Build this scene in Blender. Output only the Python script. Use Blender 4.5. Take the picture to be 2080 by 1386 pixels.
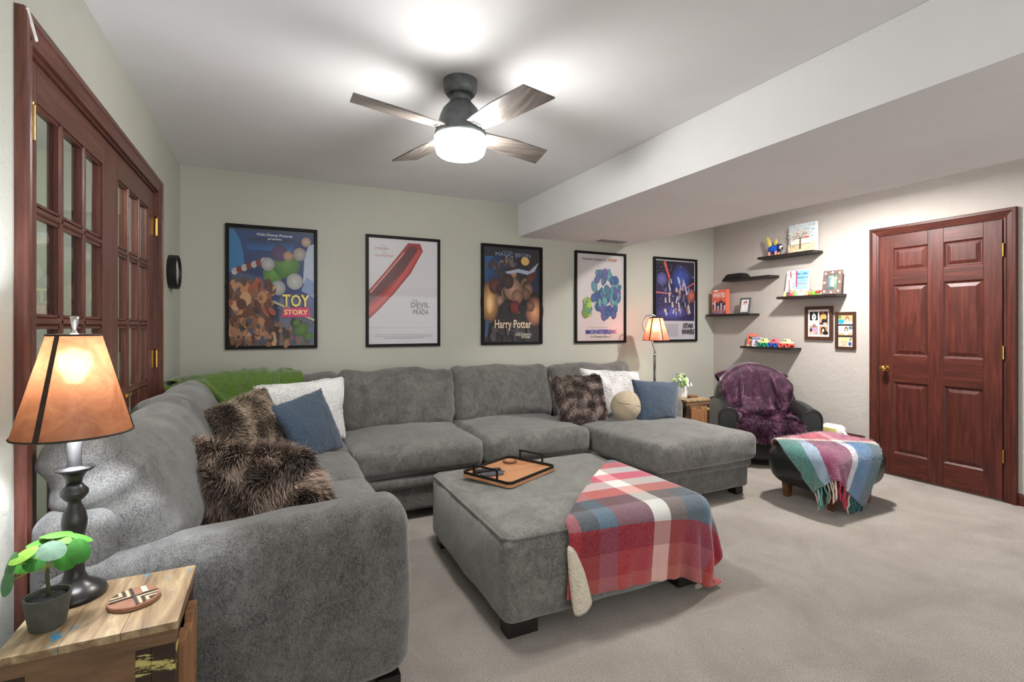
import bpy, bmesh, math, random
import numpy as np
from mathutils import noise as mnoise, Vector
R = math.radians
random.seed(7)
RNG = np.random.default_rng(7)
S = bpy.context.scene
COL = S.collection
for o in list(bpy.data.objects):
    bpy.data.objects.remove(o)

# ------------------------------------------------------------------ camera, world, lights, exposure
XL, XR, YB, YF, ZC, ZS = -0.6254, 4.7978, 4.3604, -2.6, 2.471, 2.154
SL, SR = 2.157, 3.477
cd = bpy.data.cameras.new('camera')
cam = bpy.data.objects.new('camera', cd)
COL.objects.link(cam)
cam.location = (0, 0, 1.28)
cam.rotation_euler = (R(90), 0, -0.44727)
cd.sensor_width = 36.0
cd.lens = 1007.9 / 2080 * 36
cd.shift_y = -(693 - 662.9) / 2080
cd.clip_start = 0.05
S.camera = cam

W = bpy.data.worlds.new('world')
S.world = W
W.use_nodes = True
W.node_tree.nodes['Background'].inputs[0].default_value = (0.8, 0.85, 1, 1)
W.node_tree.nodes['Background'].inputs[1].default_value = 0.3

def lamp(name, typ, loc, power, color=(1, 1, 1), size=0.1, rot=(0, 0, 0), size_y=None):
    l = bpy.data.lights.new(name, typ)
    l.energy = power
    l.color = color
    if typ == 'AREA':
        l.size = size
        if size_y:
            l.shape = 'RECTANGLE'
            l.size_y = size_y
    else:
        l.shadow_soft_size = size
    o = bpy.data.objects.new(name, l)
    o.location = loc
    o.rotation_euler = rot
    COL.objects.link(o)
    return o

al = lamp('alcove_lamp', 'AREA', (3.88, 2.45, 2.40), 40, (1, .95, .92), .16)
al.data.shape = 'DISK'
lamp('rear_room_fill', 'AREA', (2.2, -2.45, 1.35), 40, (.97, .98, 1), 4.2, (R(104), 0, 0), 2.0)  # added soft fill behind the camera, no real fixture
lamp('rear_left_fill', 'AREA', (-.45, -1.0, 1.5), 5, (1, .97, .97), 1.8, (R(92), 0, R(-68)), 1.4)  # added fill from behind left, evens out the right wall
lamp('hall_fill', 'POINT', (-1.5, 2.4, 2.2), 34, (1, .97, .93), .15)  # added light without a fixture, brightens the hall behind the door panes
FAN_EMIT = 72.0
TABLE_BULB, FLOOR_BULB = 420, 70
S.view_settings.view_transform = 'Standard'
S.view_settings.look = 'None'
S.view_settings.gamma = 1
S.view_settings.use_curve_mapping = False
S.view_settings.exposure = 0.95

# ------------------------------------------------------------------ colour and materials
def lin(c):
    if isinstance(c, str):
        c = tuple(int(c[i:i + 2], 16) for i in (0, 2, 4))
    out = []
    for v in c[:3]:
        v = v / 255
        out.append(v / 12.92 if v <= .04045 else ((v + .055) / 1.055) ** 2.4)
    return tuple(out)

class NT:
    def __init__(s, name):
        s.m = bpy.data.materials.new(name)
        s.m.use_nodes = True
        s.t = s.m.node_tree
        s.b = s.t.nodes['Principled BSDF']
        s.out = s.t.nodes['Material Output']
    def n(s, typ, **kw):
        nd = s.t.nodes.new(typ)
        for k, v in kw.items():
            if k.startswith('i_'):
                nd.inputs[k[2:].replace('_', ' ')].default_value = v
            else:
                setattr(nd, k, v)
        return nd
    def l(s, a, b):
        s.t.links.new(a, b)
    def coord(s, scale=(1, 1, 1), which='Object', rot=(0, 0, 0)):
        tc = s.n('ShaderNodeTexCoord')
        mp = s.n('ShaderNodeMapping')
        mp.inputs['Scale'].default_value = scale
        mp.inputs['Rotation'].default_value = rot
        s.l(tc.outputs[which], mp.inputs['Vector'])
        return mp.outputs['Vector']
    def noise(s, vec, scale, detail=4, rough=.55, dist=0):
        nd = s.n('ShaderNodeTexNoise')
        nd.inputs['Scale'].default_value = scale
        nd.inputs['Detail'].default_value = detail
        nd.inputs['Roughness'].default_value = rough
        nd.inputs['Distortion'].default_value = dist
        if vec is not None:
            s.l(vec, nd.inputs['Vector'])
        return nd.outputs['Fac']
    def ramp(s, fac, stops, interp='LINEAR'):
        nd = s.n('ShaderNodeValToRGB')
        cr = nd.color_ramp
        cr.interpolation = interp
        while len(cr.elements) < len(stops):
            cr.elements.new(.5)
        for e, (p, c) in zip(cr.elements, stops):
            e.position = p
            e.color = (*lin(c), 1)
        if fac is not None:
            s.l(fac, nd.inputs['Fac'])
        return nd.outputs['Color']
    def mix(s, f, a, b, typ='MIX'):
        nd = s.n('ShaderNodeMix', data_type='RGBA', blend_type=typ)
        for sock, v in ((nd.inputs[0], f), (nd.inputs[6], a), (nd.inputs[7], b)):
            if hasattr(v, 'links'):
                s.l(v, sock)
            elif isinstance(v, (int, float)):
                sock.default_value = v
            else:
                sock.default_value = (*lin(v), 1)
        return nd.outputs[2]
    def bump(s, h, strength=.3, dist=.01):
        nd = s.n('ShaderNodeBump')
        nd.inputs['Strength'].default_value = strength
        nd.inputs['Distance'].default_value = dist
        s.l(h, nd.inputs['Height'])
        s.l(nd.outputs['Normal'], s.b.inputs['Normal'])
    def base(s, c):
        if hasattr(c, 'links'):
            s.l(c, s.b.inputs['Base Color'])
        else:
            s.b.inputs['Base Color'].default_value = (*lin(c), 1)
    def set(s, rough=.5, metal=0, spec=.5, sheen=0):
        s.b.inputs['Roughness'].default_value = rough
        s.b.inputs['Metallic'].default_value = metal
        s.b.inputs['Specular IOR Level'].default_value = spec
        s.b.inputs['Sheen Weight'].default_value = sheen
        return s

def plain(name, c, rough=.5, metal=0, var=.12, scale=30, bump=0, bscale=80, spec=.5, sheen=0):
    t = NT(name)
    v = t.coord()
    f = t.noise(v, scale, 5)
    c0 = tuple(max(0, x * (1 - var)) for x in (c if not isinstance(c, str) else [int(c[i:i + 2], 16) for i in (0, 2, 4)]))
    c1 = tuple(min(255, x * (1 + var)) for x in (c if not isinstance(c, str) else [int(c[i:i + 2], 16) for i in (0, 2, 4)]))
    t.base(t.ramp(f, [(.3, c0), (.7, c1)]))
    t.set(rough, metal, spec, sheen)
    if bump:
        t.bump(t.noise(v, bscale, 6), bump, .004)
    return t.m

def wood(name, stops, axis=2, scale=9, stretch=14, rough=.4, bump=.1, dist=.6, spec=.5):
    t = NT(name)
    sc = [stretch] * 3
    sc[axis] = 1
    v = t.coord(tuple(sc))
    f = t.noise(v, scale * .25, 6, .62, dist)
    f2 = t.noise(v, scale * 2.2, 4, .6)
    c = t.ramp(f, stops)
    c = t.mix(t.ramp(f2, [(.42, '000000'), (.75, 'a0a0a0')]), c, stops[0][1])
    t.base(c)
    t.set(rough, 0, spec)
    t.bump(f2, bump, .003)
    return t.m

M = {}
# plaster walls
def plaster(name, c, bs, dist, scale=26):
    t = NT(name)
    v = t.coord()
    f = t.noise(v, 1.3, 3)
    c0 = tuple(x * .965 for x in c)
    t.base(t.ramp(f, [(.3, c0), (.7, c)]))
    t.set(.75, 0, .3)
    a = t.noise(v, scale, 7, .6, 1.1)
    vo = t.n('ShaderNodeTexVoronoi', feature='SMOOTH_F1')
    vo.inputs['Scale'].default_value = scale * .6
    t.l(v, vo.inputs['Vector'])
    h = t.mix(.4, t.ramp(a, [(.35, '000000'), (.7, 'ffffff')]), vo.outputs['Distance'])
    t.bump(h, bs, dist)
    return t.m
M['wall'] = plaster('wall_paint', (187, 188, 176), .12, .004)
M['wall_l'] = plaster('wall_paint_left', (187, 188, 176), .3, .006)
M['wall_r'] = plaster('wall_paint_right', (190, 185, 178), .4, .007, 20)
M['ceil'] = plaster('ceiling_paint', (240, 240, 241), .10, .004, 14)

t = NT('carpet')
v = t.coord()
big = t.noise(v, 2.6, 5, .65, .8)
fine = t.noise(v, 190, 3, .7)
mid = t.noise(v, 60, 4, .7)
c = t.ramp(big, [(.32, (176, 167, 156)), (.68, (206, 198, 188))])
c = t.mix(t.ramp(mid, [(.35, '000000'), (.7, '606060')]), c, (150, 140, 128))
c = t.mix(t.ramp(fine, [(.44, '000000'), (.60, 'd0d0d0')]), c, (124, 114, 104))
t.base(c)
t.set(.95, 0, .1, .25)
t.bump(fine, .9, .012)
M['carpet'] = t.m

def chenille(name, dark, light, axis=2, sc=1.0):
    t = NT(name)
    st = [330, 330, 330]
    st[axis] = 70
    v = t.coord(tuple(a * sc for a in st))
    vb = t.coord()
    big = t.mix(.45, t.noise(vb, 5.5, 6, .68, 1.2), t.noise(t.coord((1, 1, .6)), 17, 5, .7, 1.5))
    streak = t.noise(v, 1.0, 4, .7)
    fine = t.noise(vb, 420, 2, .6)
    c = t.ramp(big, [(.40, dark), (.62, light)])
    c = t.mix(t.ramp(streak, [(.40, '000000'), (.75, 'b0b0b0')]), c, tuple(min(255, x * 1.45) for x in light))
    c = t.mix(t.ramp(streak, [(.25, 'a0a0a0'), (.45, '000000')]), c, tuple(x * .6 for x in dark))
    sp = t.noise(vb, 300, 3, .75)
    c = t.mix(t.ramp(sp, [(.42, '000000'), (.68, 'a8a8a8')]), c, tuple(min(255, x * 1.5) for x in light))
    c = t.mix(t.ramp(sp, [(.34, 'a8a8a8'), (.5, '000000')]), c, tuple(x * .55 for x in dark))
    t.base(c)
    t.set(.9, 0, .15, .5)
    t.b.inputs['Sheen Roughness'].default_value = .4
    t.bump(t.mix(.5, streak, fine), .6, .005)
    return t.m
M['sofa'] = chenille('grey_chenille', (50, 50, 48), (106, 105, 101), 2)
M['sofa_top'] = chenille('grey_chenille_seat', (54, 54, 52), (114, 113, 109), 1)
M['sofa_x'] = chenille('grey_chenille_back', (50, 50, 48), (106, 105, 101), 2)
M['ott'] = chenille('ottoman_chenille', (60, 60, 57), (120, 120, 114), 2)
M['black_plastic'] = plain('black_plastic', (20, 20, 20), .45)
M['dark_wood'] = wood('black_wood', [(.3, (26, 22, 20)), (.7, (44, 38, 34))], 1, 9, 10, .45)
M['frame'] = plain('black_frame', (12, 12, 12), .5, spec=.2)
M['mahog'] = wood('red_mahogany', [(.25, (50, 25, 20)), (.5, (80, 37, 29)), (.75, (104, 52, 41))], 2, 12, 12, .42, .12, spec=.35)
M['mahog_h'] = wood('red_mahogany_horizontal', [(.25, (50, 25, 20)), (.5, (80, 37, 29)), (.75, (104, 52, 41))], 1, 12, 12, .42, .12, spec=.35)
M['oak'] = wood('stained_oak', [(.2, (62, 34, 28)), (.5, (98, 57, 46)), (.8, (124, 79, 66))], 2, 16, 14, .3, .25)
M['oak_h'] = wood('stained_oak_horizontal', [(.2, (62, 34, 28)), (.5, (98, 57, 46)), (.8, (124, 79, 66))], 1, 16, 14, .3, .25)
M['brass'] = plain('brass', (200, 160, 90), .25, 1, .06)
M['steel'] = plain('brushed_steel', (190, 188, 186), .3, 1, .05)
M['black_metal'] = plain('black_metal', (26, 25, 24), .4, .3)
M['fan_metal'] = plain('dark_bronze', (92, 96, 96), .42, .3)
M['blade'] = wood('grey_oak_blade', [(.25, (52, 46, 42)), (.5, (92, 84, 78)), (.8, (134, 124, 116))], 0, 14, 10, .38, .2)
M['leather'] = plain('black_leather', (30, 33, 31), .34, 0, .15, 12, .25, 160)
M['tan_wood'] = wood('brown_leg_wood', [(.3, (84, 54, 34)), (.7, (120, 80, 52))], 2, 12, 10, .35)
M['foot'] = plain('espresso_wood', (30, 24, 20), .4)
M['canvas'] = plain('canvas_edge', (232, 230, 222), .8, 0, .04, 90, .2, 300)
M['white_print'] = plain('white_paper', (235, 234, 232), .5, 0, .02)
M['white_ceramic'] = plain('white_ceramic', (228, 226, 222), .3, 0, .03)
M['pot'] = plain('grey_concrete_pot', (78, 80, 72), .8, 0, .12, 40, .2, 120)
M['soil'] = plain('dark_soil', (34, 36, 34), .9, 0, .5, 160, .9, 160)
M['stem'] = plain('brown_stem', (70, 72, 44), .7)
M['lampbase'] = plain('dark_bronze_lamp', (48, 47, 46), .3, .35, .15, 20)
M['clockface'] = plain('clock_face', (226, 224, 214), .5, 0, .02)
M['gray_frame'] = plain('grey_frame', (84, 88, 92), .5)
M['walnut'] = wood('walnut_frame', [(.3, (52, 30, 22)), (.7, (84, 52, 38))], 2, 10, 10, .4)
M['star_frame'] = plain('rough_brown_frame', (104, 86, 80), .7, 0, .35, 90, .6, 120)
M['white_plastic'] = plain('white_plastic', (236, 234, 230), .4, 0, .02)
M['grille'] = plain('vent_metal', (150, 148, 146), .5, .2)
M['skin'] = plain('toy_skin', (232, 182, 140), .4, 0, .03)
def toy(c, r=.35):
    k = 'toy%02x%02x%02x' % c
    if k not in M:
        M[k] = plain(k, c, r, 0, .03)
    return M[k]

# printed colours come from a colour attribute (flat print only)
t = NT('ink_print')
at = t.n('ShaderNodeAttribute', attribute_name='Col')
t.base(at.outputs['Color'])
t.set(.45)
M['print'] = t.m
def attr_mat(name, rough=.85, sheen=.3, spec=.2):
    t = NT(name)
    at = t.n('ShaderNodeAttribute', attribute_name='Col')
    t.base(at.outputs['Color'])
    t.set(rough, 0, spec, sheen)
    return t.m
M['fur'] = attr_mat('fur_strands', .6, 0, .3)
M['leaf'] = attr_mat('leaf_green', .6, 0, .22)
M['leaf'].node_tree.nodes['Principled BSDF'].inputs['Transmission Weight'].default_value = 0.0

def glass(name, tint=(1, 1, 1), ior=1.5, rough=.0):
    t = NT(name)
    tr = t.n('ShaderNodeBsdfTransparent')
    tr.inputs[0].default_value = (*tint, 1)
    gl = t.n('ShaderNodeBsdfGlossy')
    gl.inputs['Roughness'].default_value = rough
    fr = t.n('ShaderNodeFresnel')
    fr.inputs['IOR'].default_value = ior
    geo = t.n('ShaderNodeNewGeometry')
    mx = t.n('ShaderNodeMixShader')
    mu = t.n('ShaderNodeMath', operation='MULTIPLY')
    sb = t.n('ShaderNodeMath', operation='SUBTRACT')
    sb.inputs[0].default_value = 1
    t.l(geo.outputs['Backfacing'], sb.inputs[1])
    t.l(fr.outputs[0], mu.inputs[0])
    t.l(sb.outputs[0], mu.inputs[1])
    t.l(mu.outputs[0], mx.inputs[0])
    t.l(tr.outputs[0], mx.inputs[1])
    t.l(gl.outputs[0], mx.inputs[2])
    t.l(mx.outputs[0], t.out.inputs['Surface'])
    return t.m
M['poster_glass'] = glass('poster_glazing', (.98, .98, .98), 1.4, .03)
M['pane'] = glass('door_glass', (.86, .9, .88), 1.65)

def emit(name, c, s):
    t = NT(name)
    t.base(c)
    t.b.inputs['Emission Color'].default_value = (*lin(c), 1)
    t.b.inputs['Emission Strength'].default_value = s
    return t.m
M['bowl'] = emit('frosted_lit_glass', (255, 253, 250), FAN_EMIT)
M['bulb'] = emit('lit_bulb', (236, 242, 255), TABLE_BULB)
M['bulb_small'] = emit('lit_bulb_small', (255, 240, 220), FLOOR_BULB)

def shade_mat(name, c1, c2, trans, clear=.12):
    t = NT(name)
    v = t.coord()
    f = t.noise(v, 14, 6, .7, .8)
    c = t.ramp(f, [(.3, c1), (.72, c2)])
    df = t.n('ShaderNodeBsdfDiffuse')
    tl = t.n('ShaderNodeBsdfTranslucent')
    gb = t.n('ShaderNodeNewGeometry')
    t.l(t.mix(gb.outputs['Backfacing'], c, (238, 236, 234)), df.inputs[0])   # white lining inside
    t.l(c, tl.inputs[0])
    mx = t.n('ShaderNodeMixShader')
    mx.inputs[0].default_value = trans
    t.l(df.outputs[0], mx.inputs[1])
    t.l(tl.outputs[0], mx.inputs[2])
    rf = t.n('ShaderNodeBsdfRefraction')
    rf.inputs['Roughness'].default_value = .45
    rf.inputs['IOR'].default_value = 1.25
    t.l(c, rf.inputs[0])
    m3 = t.n('ShaderNodeMixShader')
    m3.inputs[0].default_value = clear
    t.l(mx.outputs[0], m3.inputs[1])
    t.l(rf.outputs[0], m3.inputs[2])
    mx = m3
    gl = t.n('ShaderNodeBsdfGlossy')
    gl.inputs['Roughness'].default_value = .35
    m2 = t.n('ShaderNodeMixShader')
    m2.inputs[0].default_value = .05
    t.l(mx.outputs[0], m2.inputs[1])
    t.l(gl.outputs[0], m2.inputs[2])
    t.l(m2.outputs[0], t.out.inputs['Surface'])
    return t.m
M['shade'] = shade_mat('amber_mica_shade', (126, 72, 44), (172, 112, 74), .045, .012)
M['shade_pink'] = shade_mat('rose_shade', (214, 92, 70), (232, 128, 102), .42, .05)

# reclaimed painted wood of the side tables
def reclaimed(name, axis, stops, paint, pth=.62):
    t = NT(name)
    sc = [9] * 3
    sc[axis] = 1.2
    v = t.coord(tuple(sc))
    v2 = t.coord()
    f = t.noise(v, 3.2, 6, .65, .7)
    f2 = t.noise(v, 22, 4, .6)
    c = t.ramp(f, stops)
    c = t.mix(t.ramp(f2, [(.5, '000000'), (.8, '808080')]), c, stops[0][1])
    p = t.noise(t.coord(tuple(2.2 if i != axis else .8 for i in range(3))), 6, 6, .75, .5)
    c = t.mix(t.ramp(p, [(pth, '000000'), (pth + .03, 'ffffff')]), c, paint)
    q = t.noise(t.coord((1.3, 1.1, 1.2)), 7, 6, .8)
    c = t.mix(t.ramp(q, [(.64, '000000'), (.70, 'c0c0c0')]), c, (222, 206, 168))
    t.base(c)
    t.set(.45, 0, .4)
    t.bump(f2, .2, .003)
    return t.m
M['rec_top'] = reclaimed('reclaimed_top', 1, [(.25, (84, 66, 48)), (.45, (136, 112, 82)), (.6, (168, 146, 112)), (.78, (204, 188, 150))], (30, 130, 170), .585)
M['rec_side'] = reclaimed('reclaimed_side', 0, [(.3, (96, 72, 52)), (.7, (136, 106, 78))], (206, 196, 150), .70)
M['rec_dark'] = reclaimed('reclaimed_dark', 0, [(.3, (44, 32, 24)), (.7, (66, 50, 38))], (196, 184, 110), .58)
M['rec_warm'] = reclaimed('reclaimed_warm', 2, [(.3, (112, 76, 50)), (.7, (164, 118, 80))], (84, 120, 104), .64)
M['tray_wood'] = wood('acacia', [(.25, (156, 104, 70)), (.5, (190, 136, 96)), (.8, (206, 158, 116))], 0, 12, 8, .4, .08)
M['coaster_wood'] = wood('dark_acacia', [(.3, (86, 56, 36)), (.7, (126, 86, 56))], 0, 16, 10, .45)

def sherpa(name, c, scale=190, b=.9, var=.14):
    t = NT(name)
    v = t.coord()
    vo = t.n('ShaderNodeTexVoronoi', feature='SMOOTH_F1')
    vo.inputs['Scale'].default_value = scale
    t.l(v, vo.inputs['Vector'])
    f = t.noise(v, scale * .5, 4)
    t.base(t.mix(f, tuple(x * (1 - var) for x in c), tuple(min(255, x * (1 + var)) for x in c)))
    t.set(.95, 0, .1, .4)
    h = t.mix(.5, vo.outputs['Distance'], f)
    t.bump(h, b, .012)
    return t.m
M['sherpa_blue'] = sherpa('blue_sherpa', (62, 76, 92), 110)
M['sherpa_cream'] = sherpa('cream_sherpa', (214, 204, 184), 90)
M['teddy'] = sherpa('beige_teddy', (186, 170, 144), 170)
M['fur_base'] = plain('fur_backing', (70, 58, 50), .9)
M['fur_base_white'] = plain('white_fur_backing', (226, 224, 222), .9, 0, .04, 60, .5, 60)
M['green_fleece'] = plain('green_fleece', (84, 110, 46), .95, 0, .12, 60, .3, 300, .1, .5)
M['purple'] = None
t = NT('purple_plush')
v = t.coord()
f = t.noise(v, 9, 6, .7, 1.4)
f2 = t.noise(v, 60, 4)
c = t.ramp(f, [(.32, (40, 17, 33)), (.55, (66, 33, 54)), (.76, (136, 92, 120))])
t.base(c)
t.set(.6, 0, .3, .9)
t.b.inputs['Sheen Roughness'].default_value = .3
t.bump(t.mix(.5, f, f2), .5, .01)
M['purple'] = t.m

def plaid(name, us, vs, fac=.5, rough=.8, fuzz=0, fv=None):
    t = NT(name)
    tc = t.n('ShaderNodeTexCoord')
    sp = t.n('ShaderNodeSeparateXYZ')
    t.l(tc.outputs['UV'], sp.inputs[0])
    def st(l):
        n = len(l)
        return [(i / n, c) for i, c in enumerate(l)]
    a = t.ramp(sp.outputs[0], st(us), 'CONSTANT')
    b = t.ramp(sp.outputs[1], st(vs), 'CONSTANT')
    if fv:
        fac = t.n('ShaderNodeValToRGB')
        fac.color_ramp.interpolation = 'CONSTANT'
        while len(fac.color_ramp.elements) < len(fv):
            fac.color_ramp.elements.new(.5)
        for i, (e, x) in enumerate(zip(fac.color_ramp.elements, fv)):
            e.position = i / len(fv)
            e.color = (x, x, x, 1)
        t.l(sp.outputs[1], fac.inputs['Fac'])
        fac = fac.outputs['Color']
    c = t.mix(fac, a, b)
    f = t.noise(t.coord(), 120 if not fuzz else 60, 5, .7)
    c = t.mix(t.ramp(f, [(.4, '000000'), (.8, '505050' if not fuzz else '909090')]), c, 'ffffff')
    t.base(c)
    t.set(rough, 0, .15, .4)
    t.bump(f, .25 if not fuzz else .8, .004)
    return t.m

# ------------------------------------------------------------------ geometry kit
class G:
    def __init__(s, V=None, F=None, C=None, UV=None):
        s.V = np.zeros((0, 3)) if V is None else np.asarray(V, float).reshape(-1, 3)
        s.F = [] if F is None else list(F)
        s.C = C
        s.UV = UV
    def add(s, g):
        n = len(s.V)
        s.F += [tuple(i + n for i in f) for f in g.F]
        s.V = np.vstack([s.V, g.V])
        if g.C is not None:
            s.C = list(g.C) if s.C is None else list(s.C) + list(g.C)
        return s
    def mv(s, x=0, y=0, z=0):
        s.V = s.V + np.array([x, y, z])
        return s
    def sc(s, x=1, y=1, z=1):
        s.V = s.V * np.array([x, y, z])
        return s
    def rot(s, ax, a):
        c, q = math.cos(a), math.sin(a)
        i, j = {'x': (1, 2), 'y': (2, 0), 'z': (0, 1)}[ax]
        V = s.V.copy()
        V[:, i] = c * s.V[:, i] - q * s.V[:, j]
        V[:, j] = q * s.V[:, i] + c * s.V[:, j]
        s.V = V
        return s
    def fn(s, f):
        s.V = f(s.V)
        return s

WLOC = {}
def link(o, parent=None):
    COL.objects.link(o)
    if parent is not None:
        o.parent = parent
    return o
def build(name, g, mat, parent=None, smooth=True, kind=None, label=None, loc=None, bevel=0, mats=None, midx=None, autosmooth=None):
    """one mesh object; g is in world coordinates and is shifted to its parent's base"""
    base = np.array(WLOC[parent.name]) if parent is not None else np.array(loc if loc is not None else (0, 0, 0), float)
    me = bpy.data.meshes.new(name)
    me.from_pydata([tuple(p) for p in (g.V - base)], [], [tuple(f) for f in g.F])
    for m in (mats or [mat]):
        me.materials.append(m)
    if midx is not None:
        me.polygons.foreach_set('material_index', midx)
    if g.UV is not None:
        uv = me.uv_layers.new(name='UVMap')
        li = np.zeros(len(me.loops), int)
        me.loops.foreach_get('vertex_index', li)
        uv.data.foreach_set('uv', np.asarray(g.UV)[li].ravel())
    if g.C is not None:
        ca = me.color_attributes.new('Col', 'FLOAT_COLOR', 'POINT')
        a = np.ones((len(g.V), 4))
        a[:, :3] = np.asarray(g.C)[:, :3]
        ca.data.foreach_set('color', a.ravel())
    if smooth:
        me.polygons.foreach_set('use_smooth', [True] * len(me.polygons))
    me.update()
    o = bpy.data.objects.new(name, me)
    link(o, parent)
    if parent is None and loc is not None:
        o.location = loc
    WLOC[o.name] = tuple(base)
    if bevel:
        md = o.modifiers.new('bevel', 'BEVEL')
        md.width = bevel
        md.segments = 2
        md.limit_method = 'ANGLE'
        md.angle_limit = R(40)
    if autosmooth:
        try:
            me.set_sharp_from_angle(angle=R(autosmooth))
        except Exception:
            pass
    if kind:
        o['kind'] = kind
    if label:
        o['label'] = label
    return o
def thing(name, label, cat, loc, group=None):
    o = bpy.data.objects.new(name, None)
    o.empty_display_size = .05
    o.location = loc
    COL.objects.link(o)
    WLOC[o.name] = tuple(loc)
    o['label'] = label
    o['category'] = cat
    if group:
        o['group'] = group
    return o
def tag(o, label, cat, group=None):
    o['label'] = label
    o['category'] = cat
    if group:
        o['group'] = group
    return o
def struct(o):
    o['kind'] = 'structure'
    return o

def box(x0, x1, y0, y1, z0, z1):
    V = [(x, y, z) for z in (z0, z1) for y in (y0, y1) for x in (x0, x1)]
    return G(V, [(0, 2, 3, 1), (4, 5, 7, 6), (0, 1, 5, 4), (2, 6, 7, 3), (0, 4, 6, 2), (1, 3, 7, 5)])
def cbox(c, s):
    return box(c[0] - s[0] / 2, c[0] + s[0] / 2, c[1] - s[1] / 2, c[1] + s[1] / 2, c[2] - s[2] / 2, c[2] + s[2] / 2)
def lathe(prof, seg=32, cap=True):
    V, F = [], []
    n = len(prof)
    for k in range(seg):
        a = 2 * math.pi * k / seg
        for r, z in prof:
            V.append((r * math.cos(a), r * math.sin(a), z))
    for k in range(seg):
        k2 = (k + 1) % seg
        for i in range(n - 1):
            F.append((k * n + i, k2 * n + i, k2 * n + i + 1, k * n + i + 1))
    if cap:
        F.append(tuple(k * n for k in reversed(range(seg))))
        F.append(tuple(k * n + n - 1 for k in range(seg)))
    return G(V, F)
def tube(path, r, seg=10, cap=True):
    P = [np.array(p, float) for p in path]
    n = len(P)
    rr = r if isinstance(r, (list, tuple)) else [r] * n
    V, F = [], []
    up = None
    for i in range(n):
        d = P[min(i + 1, n - 1)] - P[max(i - 1, 0)]
        d /= np.linalg.norm(d) + 1e-12
        if up is None:
            up = np.array([0, 0, 1.]) if abs(d[2]) < .9 else np.array([1., 0, 0])
        a = np.cross(d, up)
        a /= np.linalg.norm(a) + 1e-12
        b = np.cross(a, d)
        up = b
        for k in range(seg):
            t = 2 * math.pi * k / seg
            V.append(P[i] + rr[i] * (math.cos(t) * a + math.sin(t) * b))
    for i in range(n - 1):
        for k in range(seg):
            k2 = (k + 1) % seg
            F.append((i * seg + k, i * seg + k2, (i + 1) * seg + k2, (i + 1) * seg + k))
    if cap:
        F.append(tuple(reversed(range(seg))))
        F.append(tuple((n - 1) * seg + k for k in range(seg)))
    return G(V, F)
def axis_samples(h, r, nflat, nc=4):
    inner = max(h - r, 1e-4)
    c = [inner + r * math.tan(R(45) * k / nc) for k in range(1, nc + 1)]
    f = list(np.linspace(-inner, inner, nflat + 1))
    return [-x for x in reversed(c)] + f + c
def rbox(hx, hy, hz, r, n=(8, 8, 4), nc=4):
    H = (hx, hy, hz)
    A = [axis_samples(H[i], r, n[i], nc) for i in range(3)]
    idx, V, F = {}, [], []
    def vid(p):
        k = (round(p[0], 6), round(p[1], 6), round(p[2], 6))
        if k not in idx:
            idx[k] = len(V)
            V.append(p)
        return idx[k]
    for ax in range(3):
        i, j = [(1, 2), (2, 0), (0, 1)][ax]
        for sgn in (-1, 1):
            for a in range(len(A[i]) - 1):
                for b in range(len(A[j]) - 1):
                    q = []
                    for (da, db) in ((0, 0), (1, 0), (1, 1), (0, 1)):
                        p = [0, 0, 0]
                        p[ax] = sgn * H[ax]
                        p[i] = A[i][a + da]
                        p[j] = A[j][b + db]
                        q.append(vid(tuple(p)))
                    F.append(tuple(q if sgn > 0 else reversed(q)))
    P = np.array(V)
    inn = np.array([max(h - r, 1e-4) for h in H])
    Q = np.clip(P, -inn, inn)
    D = P - Q
    L = np.linalg.norm(D, axis=1, keepdims=True)
    return G(Q + D / np.maximum(L, 1e-9) * r, F)
def puff(g, H, crown=(0, 0, 0)):
    U = np.clip(g.V / np.array(H), -1, 1)
    V = g.V.copy()
    for i in range(3):
        if crown[i]:
            j, k = [q for q in range(3) if q != i]
            V[:, i] += np.sign(U[:, i]) * np.abs(U[:, i]) ** 2 * crown[i] * (1 - U[:, j] ** 2) * (1 - U[:, k] ** 2)
    g.V = V
    return g
def vnormals(g):
    N = np.zeros_like(g.V)
    for f in g.F:
        a, b, c = g.V[f[0]], g.V[f[1]], g.V[f[2]]
        n = np.cross(b - a, c - a)
        if len(f) == 4:
            n = n + np.cross(g.V[f[2]] - a, g.V[f[3]] - a)
        for i in f:
            N[i] += n
    return N / np.maximum(np.linalg.norm(N, axis=1, keepdims=True), 1e-9)
def wrinkle(g, amp, scale, seed=0, stretch=(1, 1, 1), ridged=False):
    N = vnormals(g)
    st = np.array(stretch) * scale
    d = np.empty(len(g.V))
    for i, p in enumerate(g.V):
        q = Vector(p * st + seed * 7.3)
        v = mnoise.noise(q) + .5 * mnoise.noise(q * 2.1)
        if ridged:
            v = .35 - abs(v)
        d[i] = v
    g.V = g.V + N * (d * amp)[:, None]
    return g
def place(g, center, rz=0, rx=0, ry=0):
    if rx:
        g.rot('x', rx)
    if ry:
        g.rot('y', ry)
    if rz:
        g.rot('z', rz)
    return g.mv(*center)
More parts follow.
